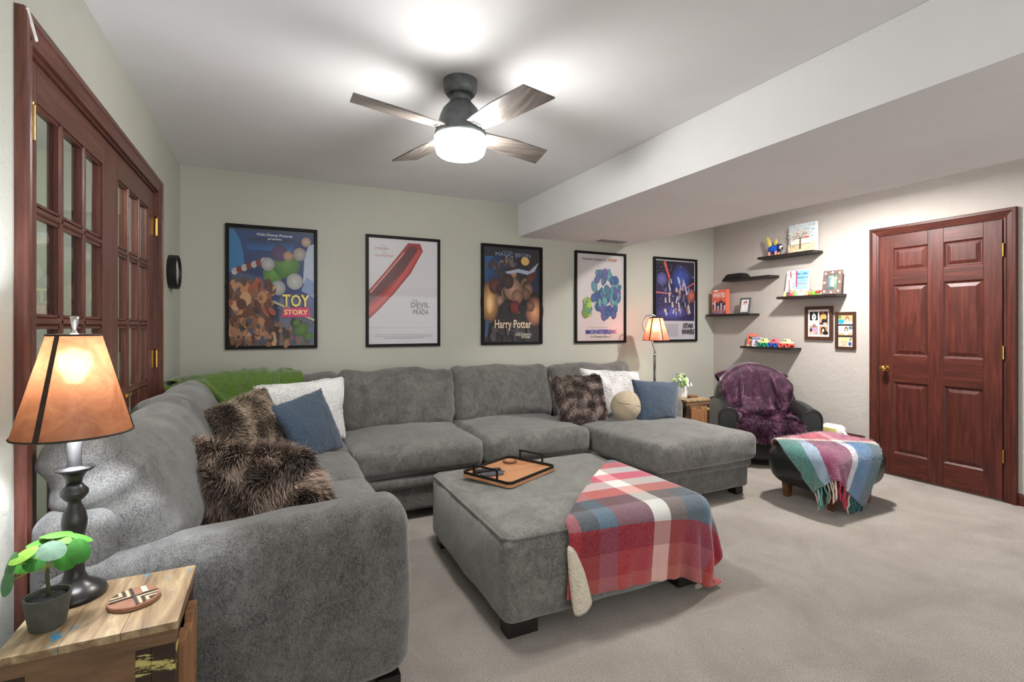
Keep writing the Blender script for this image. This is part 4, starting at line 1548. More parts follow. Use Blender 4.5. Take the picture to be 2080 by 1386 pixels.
# rounded back
prof = []
nb = 17
V, F = [], []
for layer in range(6):
    yy = (.20, .185, .20, .33, .345, .33)[layer]
    k_ = (.93, .88, 1, 1, .9, .96)[layer]
out = []
for k in range(nb):
    a_ = math.pi * k / (nb - 1)
    out.append((.375 * math.cos(a_), .50 + .385 * math.sin(a_)))
out = [(.36, .12)] + [(.37, .3)] + out + [(-.37, .3)] + [(-.36, .12)]
cen = (0, .45)
LAY = [(.10, 0.0), (.105, .45), (.115, .8), (.16, .97), (.21, 1.0), (.30, 1.0), (.345, .95), (.36, .8), (.362, 0.0)]
n = len(out)
for yy, k_ in LAY:
    for x, z in out:
        lean = (z - .3) * .16
        V.append((cen[0] + (x - cen[0]) * max(k_, .02), yy + lean * 1.0 - .10 * (abs(x) / .37) ** 2 * (k_ > .7) , cen[1] + (z - cen[1]) * max(k_, .02)))
for j in range(len(LAY) - 1):
    for k in range(n):
        F.append((j * n + k, j * n + (k + 1) % n, (j + 1) * n + (k + 1) % n, (j + 1) * n + k))
build('backrest', A(G(V, F)), M['leather'], ac)
for sx in (-.3, .3):
    for sy in (-.3, .27):
        build('leg', A(box(sx - .025, sx + .025, sy - .025, sy + .025, 0, .065)), M['foot'], ac, False)
def chair_pt(w, q):
    c_, s_ = math.cos(AR), math.sin(AR)
    y = q[0]
    if y < .27 and q[1] > .47:
        y -= .025 + .105 * (w / .37) ** 2
    return np.array([AC[0] + c_ * w - s_ * y, AC[1] + s_ * w + c_ * y, q[1]])
def back_sdf(P):
    c_, s_ = math.cos(AR), math.sin(AR)
    X, Y = P[:, 0] - AC[0], P[:, 1] - AC[1]
    x, y, z = c_ * X + s_ * Y, -s_ * X + c_ * Y, P[:, 2]
    yy = y - (z - .3) * .16 + .10 * np.minimum((np.abs(x) / .37) ** 2, 1.3)
    dy = np.abs(yy - .235) - .14 + .05
    rr = np.where(z > .5, np.hypot(x, (z - .5) * .975), np.abs(x)) - .385 + .05
    q = np.stack([dy, rr], 1)
    return np.linalg.norm(np.maximum(q, 0), axis=1) + np.minimum(q.max(1), 0) - .05
def clocal(c):
    p = chair_pt(c[0], (c[1], c[2]))
    return tuple(p)
col = [sdf_box(clocal((0, -.02, .21)), (.27, .35, .21), .05, AR), sdf_box(clocal((-.345, -.03, .30)), (.088, .33, .25), .08, AR), sdf_box(clocal((.345, -.03, .30)), (.088, .33, .25), .08, AR),
       back_sdf, sdf_floor(.01), lambda P: (XR - .012) - P[:, 0]]
P, rest = path_sheet([(.44, .70), (.42, .86), (.32, .895), (.20, .85), (.13, .62), (.08, .46), (-.10, .45), (-.34, .455), (-.40, .40), (-.41, .28)], 46, 56, .76, chair_pt, 6, .02, .90)
for i in range(P.shape[0]):
    w = abs(i / (P.shape[0] - 1) - .5) * 2
    P[i, :22, 2] -= .10 * w * w
P = settle(P, rest, union(*col), 80, 7, .85, .009, -3.5)
pu = thing('purple_throw', 'deep purple plush throw with shaggy lower half draped over black armchair', 'throw', (AC[0], AC[1], .45))
cloth_obj('cloth', P, [M['purple']], .010, pu)
gpu = cloth_g(P)
c_, s_ = math.cos(AR), math.sin(AR)
def seatmask(Cn):
    ly = -s_ * (Cn[:, 0] - AC[0]) + c_ * (Cn[:, 1] - AC[1])
    return (ly < .07) * 1.0
gf = cloth_g(P)
N_ = vnormals(gf)
if (N_[:, 2].mean() < 0):
    gf.F = [tuple(reversed(f)) for f in gf.F]
gf.V = gf.V + vnormals(gf) * .009
build('shag', fur(gf, 9000, .045, [(44, 18, 36), (70, 34, 58), (104, 62, 90), (140, 98, 126)], (-.35, -.45, -.3), .9, .0016, 12, 8, mask=seatmask), M['fur'], pu, True, kind='stuff')

LO = (3.69, 2.31, 0)
lo = thing('leather_ottoman', 'small black leather ottoman with brown tapered legs in front of armchair', 'ottoman', LO)
g = rbox(.33, .235, .14, .075, (10, 8, 4))
def flare(V):
    V = V.copy()
    k = (V[:, 2] + .14) / .28
    s = .93 + .13 * np.sin(np.clip(k, 0, 1) * math.pi * .75)
    V[:, 0] *= s
    V[:, 1] *= s
    return V
puff(g, (.33, .235, .14), (.015, .015, .03))
g.fn(flare).mv(3.69, 2.31, .255)
build('body', g, M['leather'], lo)
for sx in (-.2, .2):
    for sy in (-.165, .165):
        V = [(3.69 + sx + a * w, 2.31 + sy + b * w, z) for z, w in ((0, .02), (.13, .029)) for a, b in ((-1, -1), (1, -1), (1, 1), (-1, 1))]
        build('leg', G(V, [(3, 2, 1, 0), (4, 5, 6, 7), (0, 1, 5, 4), (1, 2, 6, 5), (2, 3, 7, 6), (3, 0, 4, 7)]), M['tan_wood'], lo, False, bevel=.002)
# mohair throw
t = NT('mohair_plaid')
tc = t.n('ShaderNodeTexCoord')
sp = t.n('ShaderNodeSeparateXYZ')
t.l(tc.outputs['UV'], sp.inputs[0])
cu = t.ramp(sp.outputs[0], [(0, '3f8478'), (.17, '9ab2c8'), (.27, '8a3a60'), (.56, 'd2d8e0'), (.64, '2f74a4'), (.84, '0c5c68')], 'CONSTANT')
cv = t.ramp(sp.outputs[1], [(0, 'a82c40'), (.16, '6a2a50'), (.44, '1f4a58'), (.54, 'e4cdb6'), (.60, 'c42a3c')], 'CONSTANT')
ff = t.ramp(sp.outputs[1], [(0, '404040'), (.16, '181818'), (.44, '909090'), (.54, 'd8d8d8')], 'CONSTANT')
c = t.mix(ff, cu, cv)
f = t.noise(t.coord(), 90, 5, .75, .5)
c = t.mix(t.ramp(f, [(.42, '000000'), (.8, '606060')]), c, 'e8e4e4')
t.base(c)
t.set(.95, 0, .1, .6)
t.bump(f, .9, .006)
M['mohair'] = t.m
P, rest = sheet(42, 46, .68, .84, (3.63, 2.25), R(-36), .455, .012, 8)
sd = union(sdf_box((3.69, 2.31, .255), (.365, .265, .165), .085), sdf_floor(.02))
P = settle(P, rest, sd, 110, 7, .7, .008, -4.5)
mt = thing('mohair_throw', 'fuzzy teal, pink and red plaid throw with long fringe on black ottoman', 'throw', (3.70, 2.17, .4))
cloth_obj('cloth', P, [M['mohair']], .012, mt)
gf = cloth_g(P)
if vnormals(gf)[:, 2].mean() < 0:
    gf.F = [tuple(reversed(f)) for f in gf.F]
gf.V = gf.V + vnormals(gf) * .011
fz = fur(gf, 7000, .016, [(120, 150, 160), (170, 180, 190), (196, 150, 165)], (0, 0, -.3), .9, .0006, 22, 12)
build('fuzz', fz, M['fur'], mt, True, kind='stuff')
fcol = ['a83848', 'd8c8b8', '3a6a66', '1d4f58', 'b03a4a', '7d2a4a', '4a7a6a', 'c8b0a0', '24565e']
q = random.Random(3)
edge = P[:, 0]
for k in range(26):
    s = (k + .5) / 26 * (P.shape[0] - 1)
    i = int(s)
    b0 = edge[i] * (1 - s + i) + edge[min(i + 1, len(edge) - 1)] * (s - i)
    dv = P[i, 0] - P[i, 3]
    dv /= np.linalg.norm(dv)
    L = q.uniform(.09, .125)
    zt = max(.015, b0[2] - L)
    L = b0[2] - zt if abs(dv[2]) > .5 else L
    pts = [b0 - dv * .01]
    for e in range(1, 6):
        tt = e / 5
        pts.append(b0 + dv * .03 * min(1, tt * 2) + np.array([q.uniform(-.006, .006), q.uniform(-.006, .006), -L * tt * .95]))
    for p in pts:
        p[2] = max(p[2], .012)
    cidx = int((k / 26) * 6)
    cc = [['a9c0d2', 'd8b8a8', '4f8f86'], ['a83848', 'd8c8b8'], ['a82c44', '8c2440'], ['a83848', 'c24a58'], ['d8d0c8', '3a6a66'], ['1d4f58', '24565e', '2f6a5c']][cidx]
    hx = q.choice(cc)
    build('tassel', tube(pts, [.005, .006, .0065, .006, .0055, .003], 6), toy(tuple(int(hx[j:j + 2], 16) for j in (0, 2, 4)), .95), mt)

# low red-brown stool beyond the ottoman with a white toy on it
st_ = thing('low_stool', 'low reddish wooden stool with raised rim by wall behind leather ottoman', 'stool', (4.59, 2.735, 0))
build('stool_top', box(4.47, 4.73, 2.615, 2.865, .27, .29), M['mahog_h'], st_, False, bevel=.004)
for a in ((4.47, 4.48, 2.615, 2.865), (4.72, 4.73, 2.615, 2.865), (4.48, 4.72, 2.615, 2.625), (4.48, 4.72, 2.855, 2.865)):
    build('rim_board', box(*a, .29, .305), M['mahog'], st_, False, bevel=.002)
for x in (4.50, 4.70):
    for y in (2.645, 2.835):
        build('leg', lathe([(.014, 0), (.02, .1), (.022, .27)], 12).mv(x, y, 0), M['mahog'], st_)
ty = thing('toy_bag', 'rounded white toy with yellow panel and handle on the low stool', 'toy', (4.54, 2.76, .29))
g = rbox(.055, .10, .055, .05, (4, 8, 4)).mv(4.54, 2.775, .345)
build('body', g, M['white_plastic'], ty)
build('panel', rbox(.006, .065, .028, .005, (2, 6, 4)).mv(4.483, 2.78, .345), toy((222, 210, 130)), ty)
build('wheel', lathe([(.012, -.008), (.016, 0), (.012, .008)], 14).rot('y', R(90)).mv(4.495, 2.82, .306), toy((60, 110, 190)), ty)
build('handle', tube([(4.53, 2.70, .35), (4.525, 2.675, .343), (4.52, 2.655, .325), (4.52, 2.645, .312)], [.018, .014, .014, .02], 10), M['white_plastic'], ty)

# ================================================================== CEILING FAN
FC = (.817, 2.282)
fn_ = thing('ceiling_fan', 'dark four-bladed flush ceiling fan with lit white drum bowl', 'ceiling fan', (FC[0], FC[1], ZC))
def FZ(g):
    return g.mv(FC[0], FC[1], 0)
build('canopy', FZ(lathe([(.082, ZC), (.082, ZC - .035), (.078, ZC - .055), (.066, ZC - .07), (.05, ZC - .072)], 40)), M['fan_metal'], fn_, True, autosmooth=40)
build('neck', FZ(lathe([(.05, ZC - .06), (.05, 2.362)], 32)), M['fan_metal'], fn_)
build('motor_housing', FZ(lathe([(.05, 2.368), (.058, 2.36), (.085, 2.33), (.098, 2.30), (.108, 2.262), (.118, 2.232), (.125, 2.208), (.125, 2.196), (.10, 2.19)], 48)), M['fan_metal'], fn_)
for k in range(4):
    a_ = R(15.5 + 90 * k)
    blade = G()
    nx = 10
    V, F = [], []
    for i in range(nx + 1):
        t_ = i / nx
        x = .09 + (.548 - .09) * t_
        hw = .045 + .024 * min(1, t_ * 2.2)
        for z in (.0035, -.0035):
            for s in (-1, 1):
                V.append((x + (.022 * s if i == nx else 0), s * hw, z))
    for i in range(nx):
        b = 4 * i
        F += [(b, b + 4, b + 5, b + 1), (b + 2, b + 3, b + 7, b + 6), (b, b + 2, b + 6, b + 4), (b + 1, b + 5, b + 7, b + 3)]
    F += [(0, 1, 3, 2), (4 * nx, 4 * nx + 2, 4 * nx + 3, 4 * nx + 1)]
    g = G(V, F).rot('x', R(-11)).rot('z', a_).mv(FC[0], FC[1], 2.226)
    mname = 'blade_wood_%d' % k
    bm_ = wood('grey_oak_blade', [(.25, (66, 60, 56)), (.5, (112, 104, 98)), (.8, (158, 148, 140))], 0 if k % 2 == 0 else 1, 14, 10, .38, .2)
    bo = build('blade', g, bm_, fn_, False)
    br = place(cbox((.115, 0, -.004), (.05, .05, .006)), (0, 0, 0), 0, R(-11)).rot('z', a_).mv(FC[0], FC[1], 2.226)
    build('blade_iron', br, M['fan_metal'], bo, False)
build('light_bowl', FZ(lathe([(.118, 2.196), (.126, 2.192), (.127, 2.18), (.121, 2.14), (.114, 2.118), (.10, 2.107), (.05, 2.101), (.002, 2.10)], 48)), M['bowl'], fn_)

# ================================================================== WALL CLOCK
ck = thing('wall_clock', 'round black-rimmed wall clock with pale face beside the french doors', 'clock', (XL, 3.95, 1.64))
def K(g):
    return g.rot('y', R(90)).mv(XL, 3.95, 1.64)
build('case', K(lathe([(.110, 0), (.113, .004), (.113, .05), (.108, .054), (.102, .052), (.100, .036), (.0, .036)], 48, False)), M['black_plastic'], ck, True, autosmooth=40)
build('dial', K(lathe([(.0, .0365), (.1, .0365)], 48, False)), M['clockface'], ck)
for nm, a_, L, w in (('hour_hand', 40, .05, .004), ('minute_hand', 200, .075, .003)):
    g = cbox((0, 0, 0), (.002, w, L)).mv(0, 0, L / 2).rot('x', R(a_)).mv(XL + .041, 3.95, 1.64)
    build(nm, g, M['black_plastic'], ck, False)
tk = G()
for k in range(12):
    tk.add(cbox((0, 0, .09), (.001, .003, .01)).rot('x', R(30 * k)).mv(XL + .0375, 3.95, 1.64))
build('hour_marks', tk, M['black_plastic'], ck, False)

# ================================================================== FRAMED POSTERS (plain generic art, real lettering)
def poster(label, x0, x1, z0, z1, paint):
    d = .026
    f = .024
    p = thing('framed_poster', label, 'poster', ((x0 + x1) / 2, YB, z0), 'framed posters on the back wall')
    for a in ((x0, x0 + f, z0, z1), (x1 - f, x1, z0, z1), (x0 + f, x1 - f, z0, z0 + f), (x0 + f, x1 - f, z1 - f, z1)):
        build('frame_bar', box(a[0], a[1], YB - d, YB - .001, a[2], a[3]), M['frame'], p, False, bevel=.003)
    build('backing', box(x0 + f, x1 - f, YB - .008, YB - .002, z0 + f, z1 - f), M['white_print'], p, False)
    a = Art((x0 + f, YB - .0082, z0 + f), (x1 - x0 - 2 * f, 0, 0), (0, 0, z1 - z0 - 2 * f), (0, -1, 0))
    paint(a)
    a.make(p)
    build('glazing', box(x0 + f - .002, x1 - f + .002, YB - .0185, YB - .017, z0 + f - .002, z1 - f + .002), M['poster_glass'], p, False)
    return p
def paint1(a):
    # abstract: night blue field, green and white discs, warm brown pebbles below
    a.rect(0, 0, 1, 1, None, [(16, 28, 72), (24, 42, 104), (52, 62, 80), (44, 52, 70)])
    a.rect(0, .35, 1, .98, None, [(18, 34, 84), (26, 48, 116), (34, 54, 100), (30, 70, 124)])
    a.poly([(0, .98), (.05, .985), (.12, .9), (.16, .78), (.17, .66), (0, .62)], (48, 116, 168))
    a.rect(.2, .82, .75, .92, None, [(30, 92, 156), (36, 100, 168), (24, 36, 56), (24, 36, 56)])
    a.poly([(.86, .55), (1, .5), (1, .9), (.93, .88), (.88, .78)], (176, 186, 206))
    a.poly([(.84, .48), (1, .42), (1, .56), (.9, .6)], (130, 150, 190))
    for k in range(7):
        a.ell(.06 + k * .055, .63 + k * .016, .035, .03, [(180, 174, 168), (116, 36, 38)][k % 2], .3)
    for cx, cy, r, c, e in ((.50, .62, .12, (100, 156, 60), (66, 112, 40)), (.66, .70, .16, (92, 146, 56), (60, 104, 36)), (.58, .80, .10, (86, 60, 108), (60, 40, 80)), (.76, .56, .10, (196, 196, 190), (150, 150, 150)),
                            (.56, .50, .09, (190, 190, 186), (140, 144, 144)), (.44, .70, .08, (186, 186, 182), (140, 140, 140)), (.82, .80, .08, (180, 170, 160), (140, 130, 120)), (.90, .91, .06, (190, 166, 150), (150, 124, 108)), (.68, .78, .06, (190, 150, 122), (150, 110, 86))):
        a.ell(cx, cy, r, r * .72, c, 0, 24, e)
    a.poly([(0, 0), (0, .56), (.06, .58), (.22, .56), (.3, .46), (.45, .28), (.6, .2), (.9, .1), (1, .02), (1, 0)], (62, 38, 28))
    a.speck(120, .0, .02, .5, .54, .02, .07, [(130, 84, 52), (96, 54, 32), (176, 122, 82), (54, 34, 26), (150, 74, 50), (190, 146, 108), (84, 44, 32)], 4)
    a.speck(70, .02, .01, .95, .22, .012, .045, [(110, 74, 50), (130, 86, 60), (52, 40, 34), (150, 110, 80), (60, 72, 100)], 9)
    a.line(.5, .38, 1, .22, .012, .010, (170, 160, 130))
    a.line(.55, .33, 1, .17, .01, .008, (80, 90, 106))
    for cx, cy, r in ((.84, .14, .09), (.78, .20, .05), (.93, .08, .06)):
        a.ell(cx, cy, r, r * .6, (80, 116, 42), .3, 18, (60, 90, 32))
    a.text('Walt Disney Pictures', .52, .945, .42, .028, (225, 225, 230), .008, .1)
    a.text('presents', .52, .912, .16, .022, (210, 212, 220), .01)
    a.poly([(.60, .245), (.95, .25), (.93, .335), (.62, .325)], (200, 40, 100))
    a.text('TOY', .775, .39, .345, .125, (28, 34, 80), .055)
    a.text('TOY', .775, .39, .33, .11, (226, 206, 108), .02)
    a.text('STORY', .775, .29, .29, .045, (230, 210, 126), .03)
def paint2(a):
    # abstract: pale field crossed by plain red brush bands
    a.rect(0, 0, 1, 1, None, [(190, 188, 192), (198, 196, 200), (212, 210, 212), (216, 214, 216)])
    a.rect(0, .15, 1, .17, None, [(176, 174, 176), (190, 188, 190), (204, 202, 204), (198, 196, 198)])
    a.poly([(0, .50), (.20, .66), (.40, .83), (.56, .97), (.74, .97), (.78, .90), (.60, .68), (.36, .48), (.14, .32), (0, .23)], (150, 38, 38))
    a.poly([(0, .47), (.22, .63), (.42, .80), (.58, .94), (.68, .94), (.70, .88), (.50, .70), (.24, .52), (0, .38)], (92, 38, 38))
    a.poly([(0, .34), (.2, .44), (.46, .66), (.72, .92), (.76, .90), (.56, .68), (.30, .46), (.08, .31), (0, .27)], (190, 66, 60))
    a.poly([(.02, .49), (.5, .88), (.51, .87), (.03, .475)], (206, 140, 132))
    a.text('Meryl', .20, .93, .06, .014, (150, 84, 84))
    a.text('STREEP', .18, .90, .19, .024, (166, 90, 90))
    a.text('Anne', .22, .863, .06, .014, (150, 84, 84))
    a.text('HATHAWAY', .22, .835, .27, .024, (166, 90, 90))
    a.text('THE', .66, .415, .08, .018, (40, 40, 42))
    a.text('DEVIL', .74, .375, .27, .05, (34, 34, 36))
    a.text('WEARS', .74, .338, .12, .016, (50, 50, 52))
    a.text('PRADA', .75, .305, .23, .045, (34, 34, 36))
    for y, w in ((.085, .82), (.068, .86), (.052, .6)):
        for k in range(14):
            x = .5 - w / 2 + w * (k + .1) / 14
            a.rect(x, y, x + w / 14 * .8, y + .008, (160, 160, 164))
def paint3(a):
    # abstract: dark field, blue patches, candle-warm glows and overlapping ovals
    a.rect(0, 0, 1, 1, None, [(30, 24, 26), (38, 30, 30), (34, 36, 40), (30, 33, 38)])
    a.rect(.03, .58, .45, .9, None, [(26, 68, 120), (34, 50, 86), (18, 26, 44), (30, 94, 156)])
    a.rect(.62, .55, .97, .82, None, [(26, 34, 60), (22, 44, 90), (20, 30, 54), (30, 38, 54)])
    a.ell(.11, .42, .16, .22, (236, 190, 116), 0, 24, (96, 56, 40))
    a.ell(.11, .40, .06, .1, (250, 232, 196), 0, 22, (236, 166, 92))
    a.ell(.90, .33, .17, .16, (236, 166, 116), 0, 24, (90, 46, 40))
    a.ell(.73, .865, .075, .045, (220, 180, 106))
    a.speck(26, .05, .76, .6, .9, .012, .05, [(60, 50, 50), (74, 84, 104), (140, 104, 70), (32, 50, 86)], 2)
    a.poly([(.46, .80), (.50, .93), (.54, .80)], (104, 96, 96))
    q = random.Random(12)
    for k in range(24):
        cx, cy = q.uniform(.2, .86), q.uniform(.34, .74)
        r = q.uniform(.05, .11)
        c = q.choice([(176, 130, 102), (150, 106, 82), (116, 60, 52), (96, 68, 52), (190, 146, 116), (70, 48, 42), (84, 60, 48)])
        a.ell(cx, cy, r, r * .8, c, 0, 18, tuple(int(v * .6) for v in c))
    for cx, cy, r, c in ((.50, .56, .15, (196, 152, 126)), (.58, .48, .10, (176, 130, 106)), (.42, .64, .10, (74, 52, 42)), (.54, .37, .09, (142, 50, 46)), (.36, .36, .08, (44, 38, 42)), (.68, .36, .08, (44, 38, 42))):
        a.ell(cx, cy, r, r * .8, c, 0, 20, tuple(int(v * .65) for v in c))
    a.poly([(.36, .74), (.6, .78), (.8, .76), (.97, .86), (.9, .76), (.76, .72), (.6, .74), (.42, .72)], (170, 182, 202))
    a.poly([(.03, .22), (.10, .24), (.06, .06), (.02, .04)], (56, 92, 130))
    a.speck(26, .1, .02, .95, .2, .02, .06, [(50, 46, 50), (70, 66, 72), (38, 34, 38)], 6)
    a.text('LET THE', .40, .955, .16, .014, (140, 146, 166))
    a.text('MAGIC BEGIN', .51, .925, .62, .04, (146, 160, 196), .0)
    a.text('Harry Potter', .51, .175, .66, .125, (96, 66, 46), .035)
    a.text('Harry Potter', .51, .178, .645, .115, (226, 208, 180), .012)
    a.text('AND THE', .62, .10, .10, .012, (210, 200, 170))
    a.text("SORCERER'S", .68, .078, .28, .024, (226, 216, 186), .01)
    a.text('STONE', .73, .05, .16, .024, (226, 216, 186), .01)
def paint4(a):
    # abstract: teal and violet cloud of daubs beside a small green one
    a.rect(0, 0, 1, 1, None, [(206, 192, 188), (208, 194, 190), (206, 204, 204), (208, 206, 206)])
    q = random.Random(4)
    for k in range(70):
        t_ = q.random()
        cy = .28 + .52 * t_
        wd = .16 + .14 * math.sin(math.pi * t_)
        cx = .62 + q.uniform(-wd, wd)
        r = q.uniform(.04, .075)
        c = q.choice([(70, 124, 150), (88, 150, 166), (76, 84, 148), (96, 98, 160), (60, 108, 158), (104, 166, 172)])
        a.ell(cx, cy, r, r * .8, c, q.uniform(0, 3), 14, tuple(int(v * .85) for v in c))
    for k in range(26):
        a_, rr = q.uniform(0, 6.28), q.uniform(0, .1)
        c = q.choice([(140, 166, 58), (110, 140, 44), (160, 184, 74), (84, 130, 110)])
        a.ell(.20 + rr * math.cos(a_), .37 + rr * 1.1 * math.sin(a_), .045, .035, c, 0, 14)
    a.text('From the Creators of', .36, .94, .48, .026, (30, 30, 34), .006)
    a.text('TOY STORY', .74, .94, .20, .032, (196, 100, 36), .03)
    a.text('Walt Disney Pictures presents', .45, .155, .40, .013, (120, 110, 100))
    a.text('MONSTERS', .45, .105, .52, .05, (36, 54, 156), .03)
    a.text('INC.', .78, .105, .12, .045, (156, 62, 110), .02)
    a.text('In Theaters Nov. 2', .5, .05, .42, .024, (34, 34, 36), .006)
def paint5(a):
    # abstract: violet starry field with glows, beams and pale flecks
    a.rect(0, 0, 1, 1, (190, 188, 194))
    a.rect(.02, .235, .98, .985, None, [(58, 50, 104), (46, 42, 78), (34, 34, 44), (32, 32, 40)])
    a.ell(.64, .76, .26, .19, (58, 94, 196), 0, 26, (44, 42, 72))
    a.ell(.42, .34, .38, .09, (92, 92, 186), 0, 24, (56, 50, 96))
    a.ell(.90, .56, .13, .09, (206, 112, 76), 0, 22, (76, 52, 78))
    a.ell(.17, .76, .125, .08, (110, 110, 176), 0, 24, (70, 70, 130))
    a.line(.23, .975, .36, .76, .03, .022, (206, 92, 76))
    a.line(.0, .59, .40, .575, .009, .006, (206, 110, 120))
    a.line(.70, .63, 1, .73, .006, .010, (206, 100, 100))
    q = random.Random(9)
    for k in range(46):
        x, y = q.uniform(.22, .86), q.uniform(.30, .72)
        an = q.uniform(1.1, 2.1)
        L = q.uniform(.04, .10)
        c = q.choice([(190, 190, 198), (160, 160, 186), (200, 180, 170), (110, 110, 150), (150, 110, 80), (60, 58, 80), (130, 140, 180)])
        a.line(x, y, x + L * math.cos(an), y + L * math.sin(an), q.uniform(.012, .03), q.uniform(.008, .02), c)
    a.speck(40, .04, .3, .96, .95, .004, .012, [(200, 200, 220), (104, 104, 160), (150, 140, 180)], 8)
    for k in range(8):
        for j in range(7):
            a.rect(.08 + j * .07, .19 - k * .02, .08 + j * .07 + .055, .196 - k * .02, (150, 148, 156))
    a.text('STAR', .80, .175, .26, .06, (44, 42, 52), .035, .12)
    a.text('WARS', .80, .10, .32, .065, (44, 42, 52), .035, .12)
PZ0, PZ1 = 1.28 - .178, 1.28 + .786
PX_ = [(-.333, .32), (.705, 1.36), (1.762, 2.42), (2.806, 3.463), (3.853, 4.51)]
PL = ['black framed poster with blue night art and yellow and pink title, leftmost on back wall',
      'black framed white poster with broad red diagonal shape, second from left on back wall',
      'black framed dark poster with orange glows and cream title, middle of the back wall',
      'black framed pale poster with tall teal shape and small green shape, under the soffit',
      'black framed poster with violet starry art over white strip, behind the floor lamp']
for (x0, x1), lb, pf in zip(PX_, PL, (paint1, paint2, paint3, paint4, paint5)):
    poster(lb, x0, x1, PZ0, PZ1, pf)

# ================================================================== WALL SHELVES AND WHAT STANDS ON THEM
SD = .16
SHELF = {}
for key, ys, ye, zt, lb in (('a', 3.728, 4.328, 1.42, 'black floating shelf nearest the corner, holding orange cereal box'),
                            ('b', 3.493, 4.093, 1.815, 'black floating shelf second from top, holding black plinth'),
                            ('c', 3.031, 3.631, 2.012, 'topmost black floating shelf, holding tree canvas and blue pig'),
                            ('d', 2.811, 3.411, 1.58, 'black floating shelf nearest the door, holding little figures and starry frame'),
                            ('e', 3.25, 3.85, 1.062, 'lowest black floating shelf, holding toy cars')):
    o = build('wall_shelf', box(XR - SD, XR - .0005, ys, ye, zt - .024, zt), M['dark_wood'], None, False, bevel=.0015, loc=(XR, (ys + ye) / 2, zt - .024))
    tag(o, lb, 'shelf', 'floating shelves on the right wall')
    SHELF[key] = zt
def wall_art(x, y_left, z0, w, h, lean=0):
    """print facing -x: left edge at y_left, running towards smaller y"""
    return Art((x, y_left, z0), (0, -w, 0), (lean, 0, h), (-1, 0, 0))
# cereal box
z = SHELF['a']
cb = thing('cereal_box', 'orange cereal box with white title and team picture on corner shelf', 'box', (4.72, 4.18, z))
build('carton', box(4.675, 4.735, 4.07, 4.27, z, z + .285), toy((226, 112, 84), .5), cb, False, bevel=.001)
a = wall_art(4.6748, 4.27, z, .20, .285)
a.rect(0, 0, 1, 1, (232, 118, 92))
a.poly([(.02, .99), (.5, .985), (.32, .90)], (240, 232, 226))
a.text('WHEATIES', .5, .78, .88, .19, (250, 240, 236), .02)
q = random.Random(2)
for k in range(8):
    x = .1 + k * .115
    h = .50 + .06 * math.sin(k * 1.7)
    a.ell(x, h + .03, .035, .028, q.choice([(176, 60, 50), (60, 40, 50)]))
    a.ell(x, h - .06, .055, .065, (40, 38, 62) if k > 1 else (206, 196, 206))
    a.poly([(x - .05, h - .1), (x + .05, h - .1), (x + .06, .16), (x + .015, .16), (x, .3), (x - .02, .16), (x - .06, .16)], (222, 206, 210) if k % 2 else (70, 60, 84))
a.rect(0, .03, 1, .125, (60, 52, 110))
a.text('WORLD CHAMPIONS', .5, .085, .9, .05, (226, 222, 240), .01)
a.text('COMMEMORATIVE', .52, .045, .46, .02, (240, 220, 226), .0)
a.make(cb)
def photo_frame(name, label, x, y_left, z0, w, h, border, fmat, paint, mat_w=0, lean=.03, stand=True, depth=.012):
    p = thing(name, label, 'picture frame', (x, y_left - w / 2, z0))
    def T(g):
        return g.fn(lambda V: np.stack([V[:, 0] + (V[:, 2] - z0) / h * lean, V[:, 1], V[:, 2]], 1)) if lean else g
    b = border
    y1, y0 = y_left, y_left - w
    for a_ in ((y0, y0 + b, z0, z0 + h), (y1 - b, y1, z0, z0 + h), (y0 + b, y1 - b, z0, z0 + b), (y0 + b, y1 - b, z0 + h - b, z0 + h)):
        build('frame_bar', T(box(x, x + depth, a_[0], a_[1], a_[2], a_[3])), fmat, p, False, bevel=.001)
    build('backing', T(box(x + depth * .55, x + depth, y0 + b, y1 - b, z0 + b, z0 + h - b)), M['white_print'], p, False)
    a = Art((x + depth * .5 + lean * b / h, y1 - b, z0 + b), (0, -(w - 2 * b), 0), (lean * (h - 2 * b) / h, 0, h - 2 * b), (-1, 0, 0))
    paint(a)
    a.make(p)
    if stand:
        V = [(x + depth + lean * .8, (y0 + y1) / 2 - .01, z0 + h * .8), (x + depth + lean * .8, (y0 + y1) / 2 + .01, z0 + h * .8), (x + depth + .035, (y0 + y1) / 2 - .02, z0), (x + depth + .035, (y0 + y1) / 2 + .02, z0)]
        build('easel_leg', G(V + [(a_ + .003, b_, c_) for a_, b_, c_ in V], [(0, 1, 3, 2), (4, 6, 7, 5), (0, 2, 6, 4), (1, 5, 7, 3), (0, 4, 5, 1), (2, 3, 7, 6)]), fmat, p, False)
    return p
def ph_couple(a):
    a.rect(0, 0, 1, 1, (232, 230, 226))
    a.rect(.06, .05, .94, .95, None, [(206, 206, 204), (196, 200, 200), (236, 234, 232), (230, 226, 222)])
    a.ell(.40, .36, .24, .30, (240, 236, 234)); a.ell(.66, .34, .22, .28, (222, 226, 228))
    a.ell(.40, .66, .11, .12, (226, 180, 156)); a.ell(.62, .70, .11, .12, (220, 172, 146))
    a.ell(.42, .76, .12, .06, (120, 90, 74)); a.ell(.64, .80, .12, .06, (96, 74, 60))
photo_frame('photo_frame', 'small grey picture frame with couple photo on corner shelf', 4.68, 3.905, z, .135, .175, .017, M['gray_frame'], ph_couple)
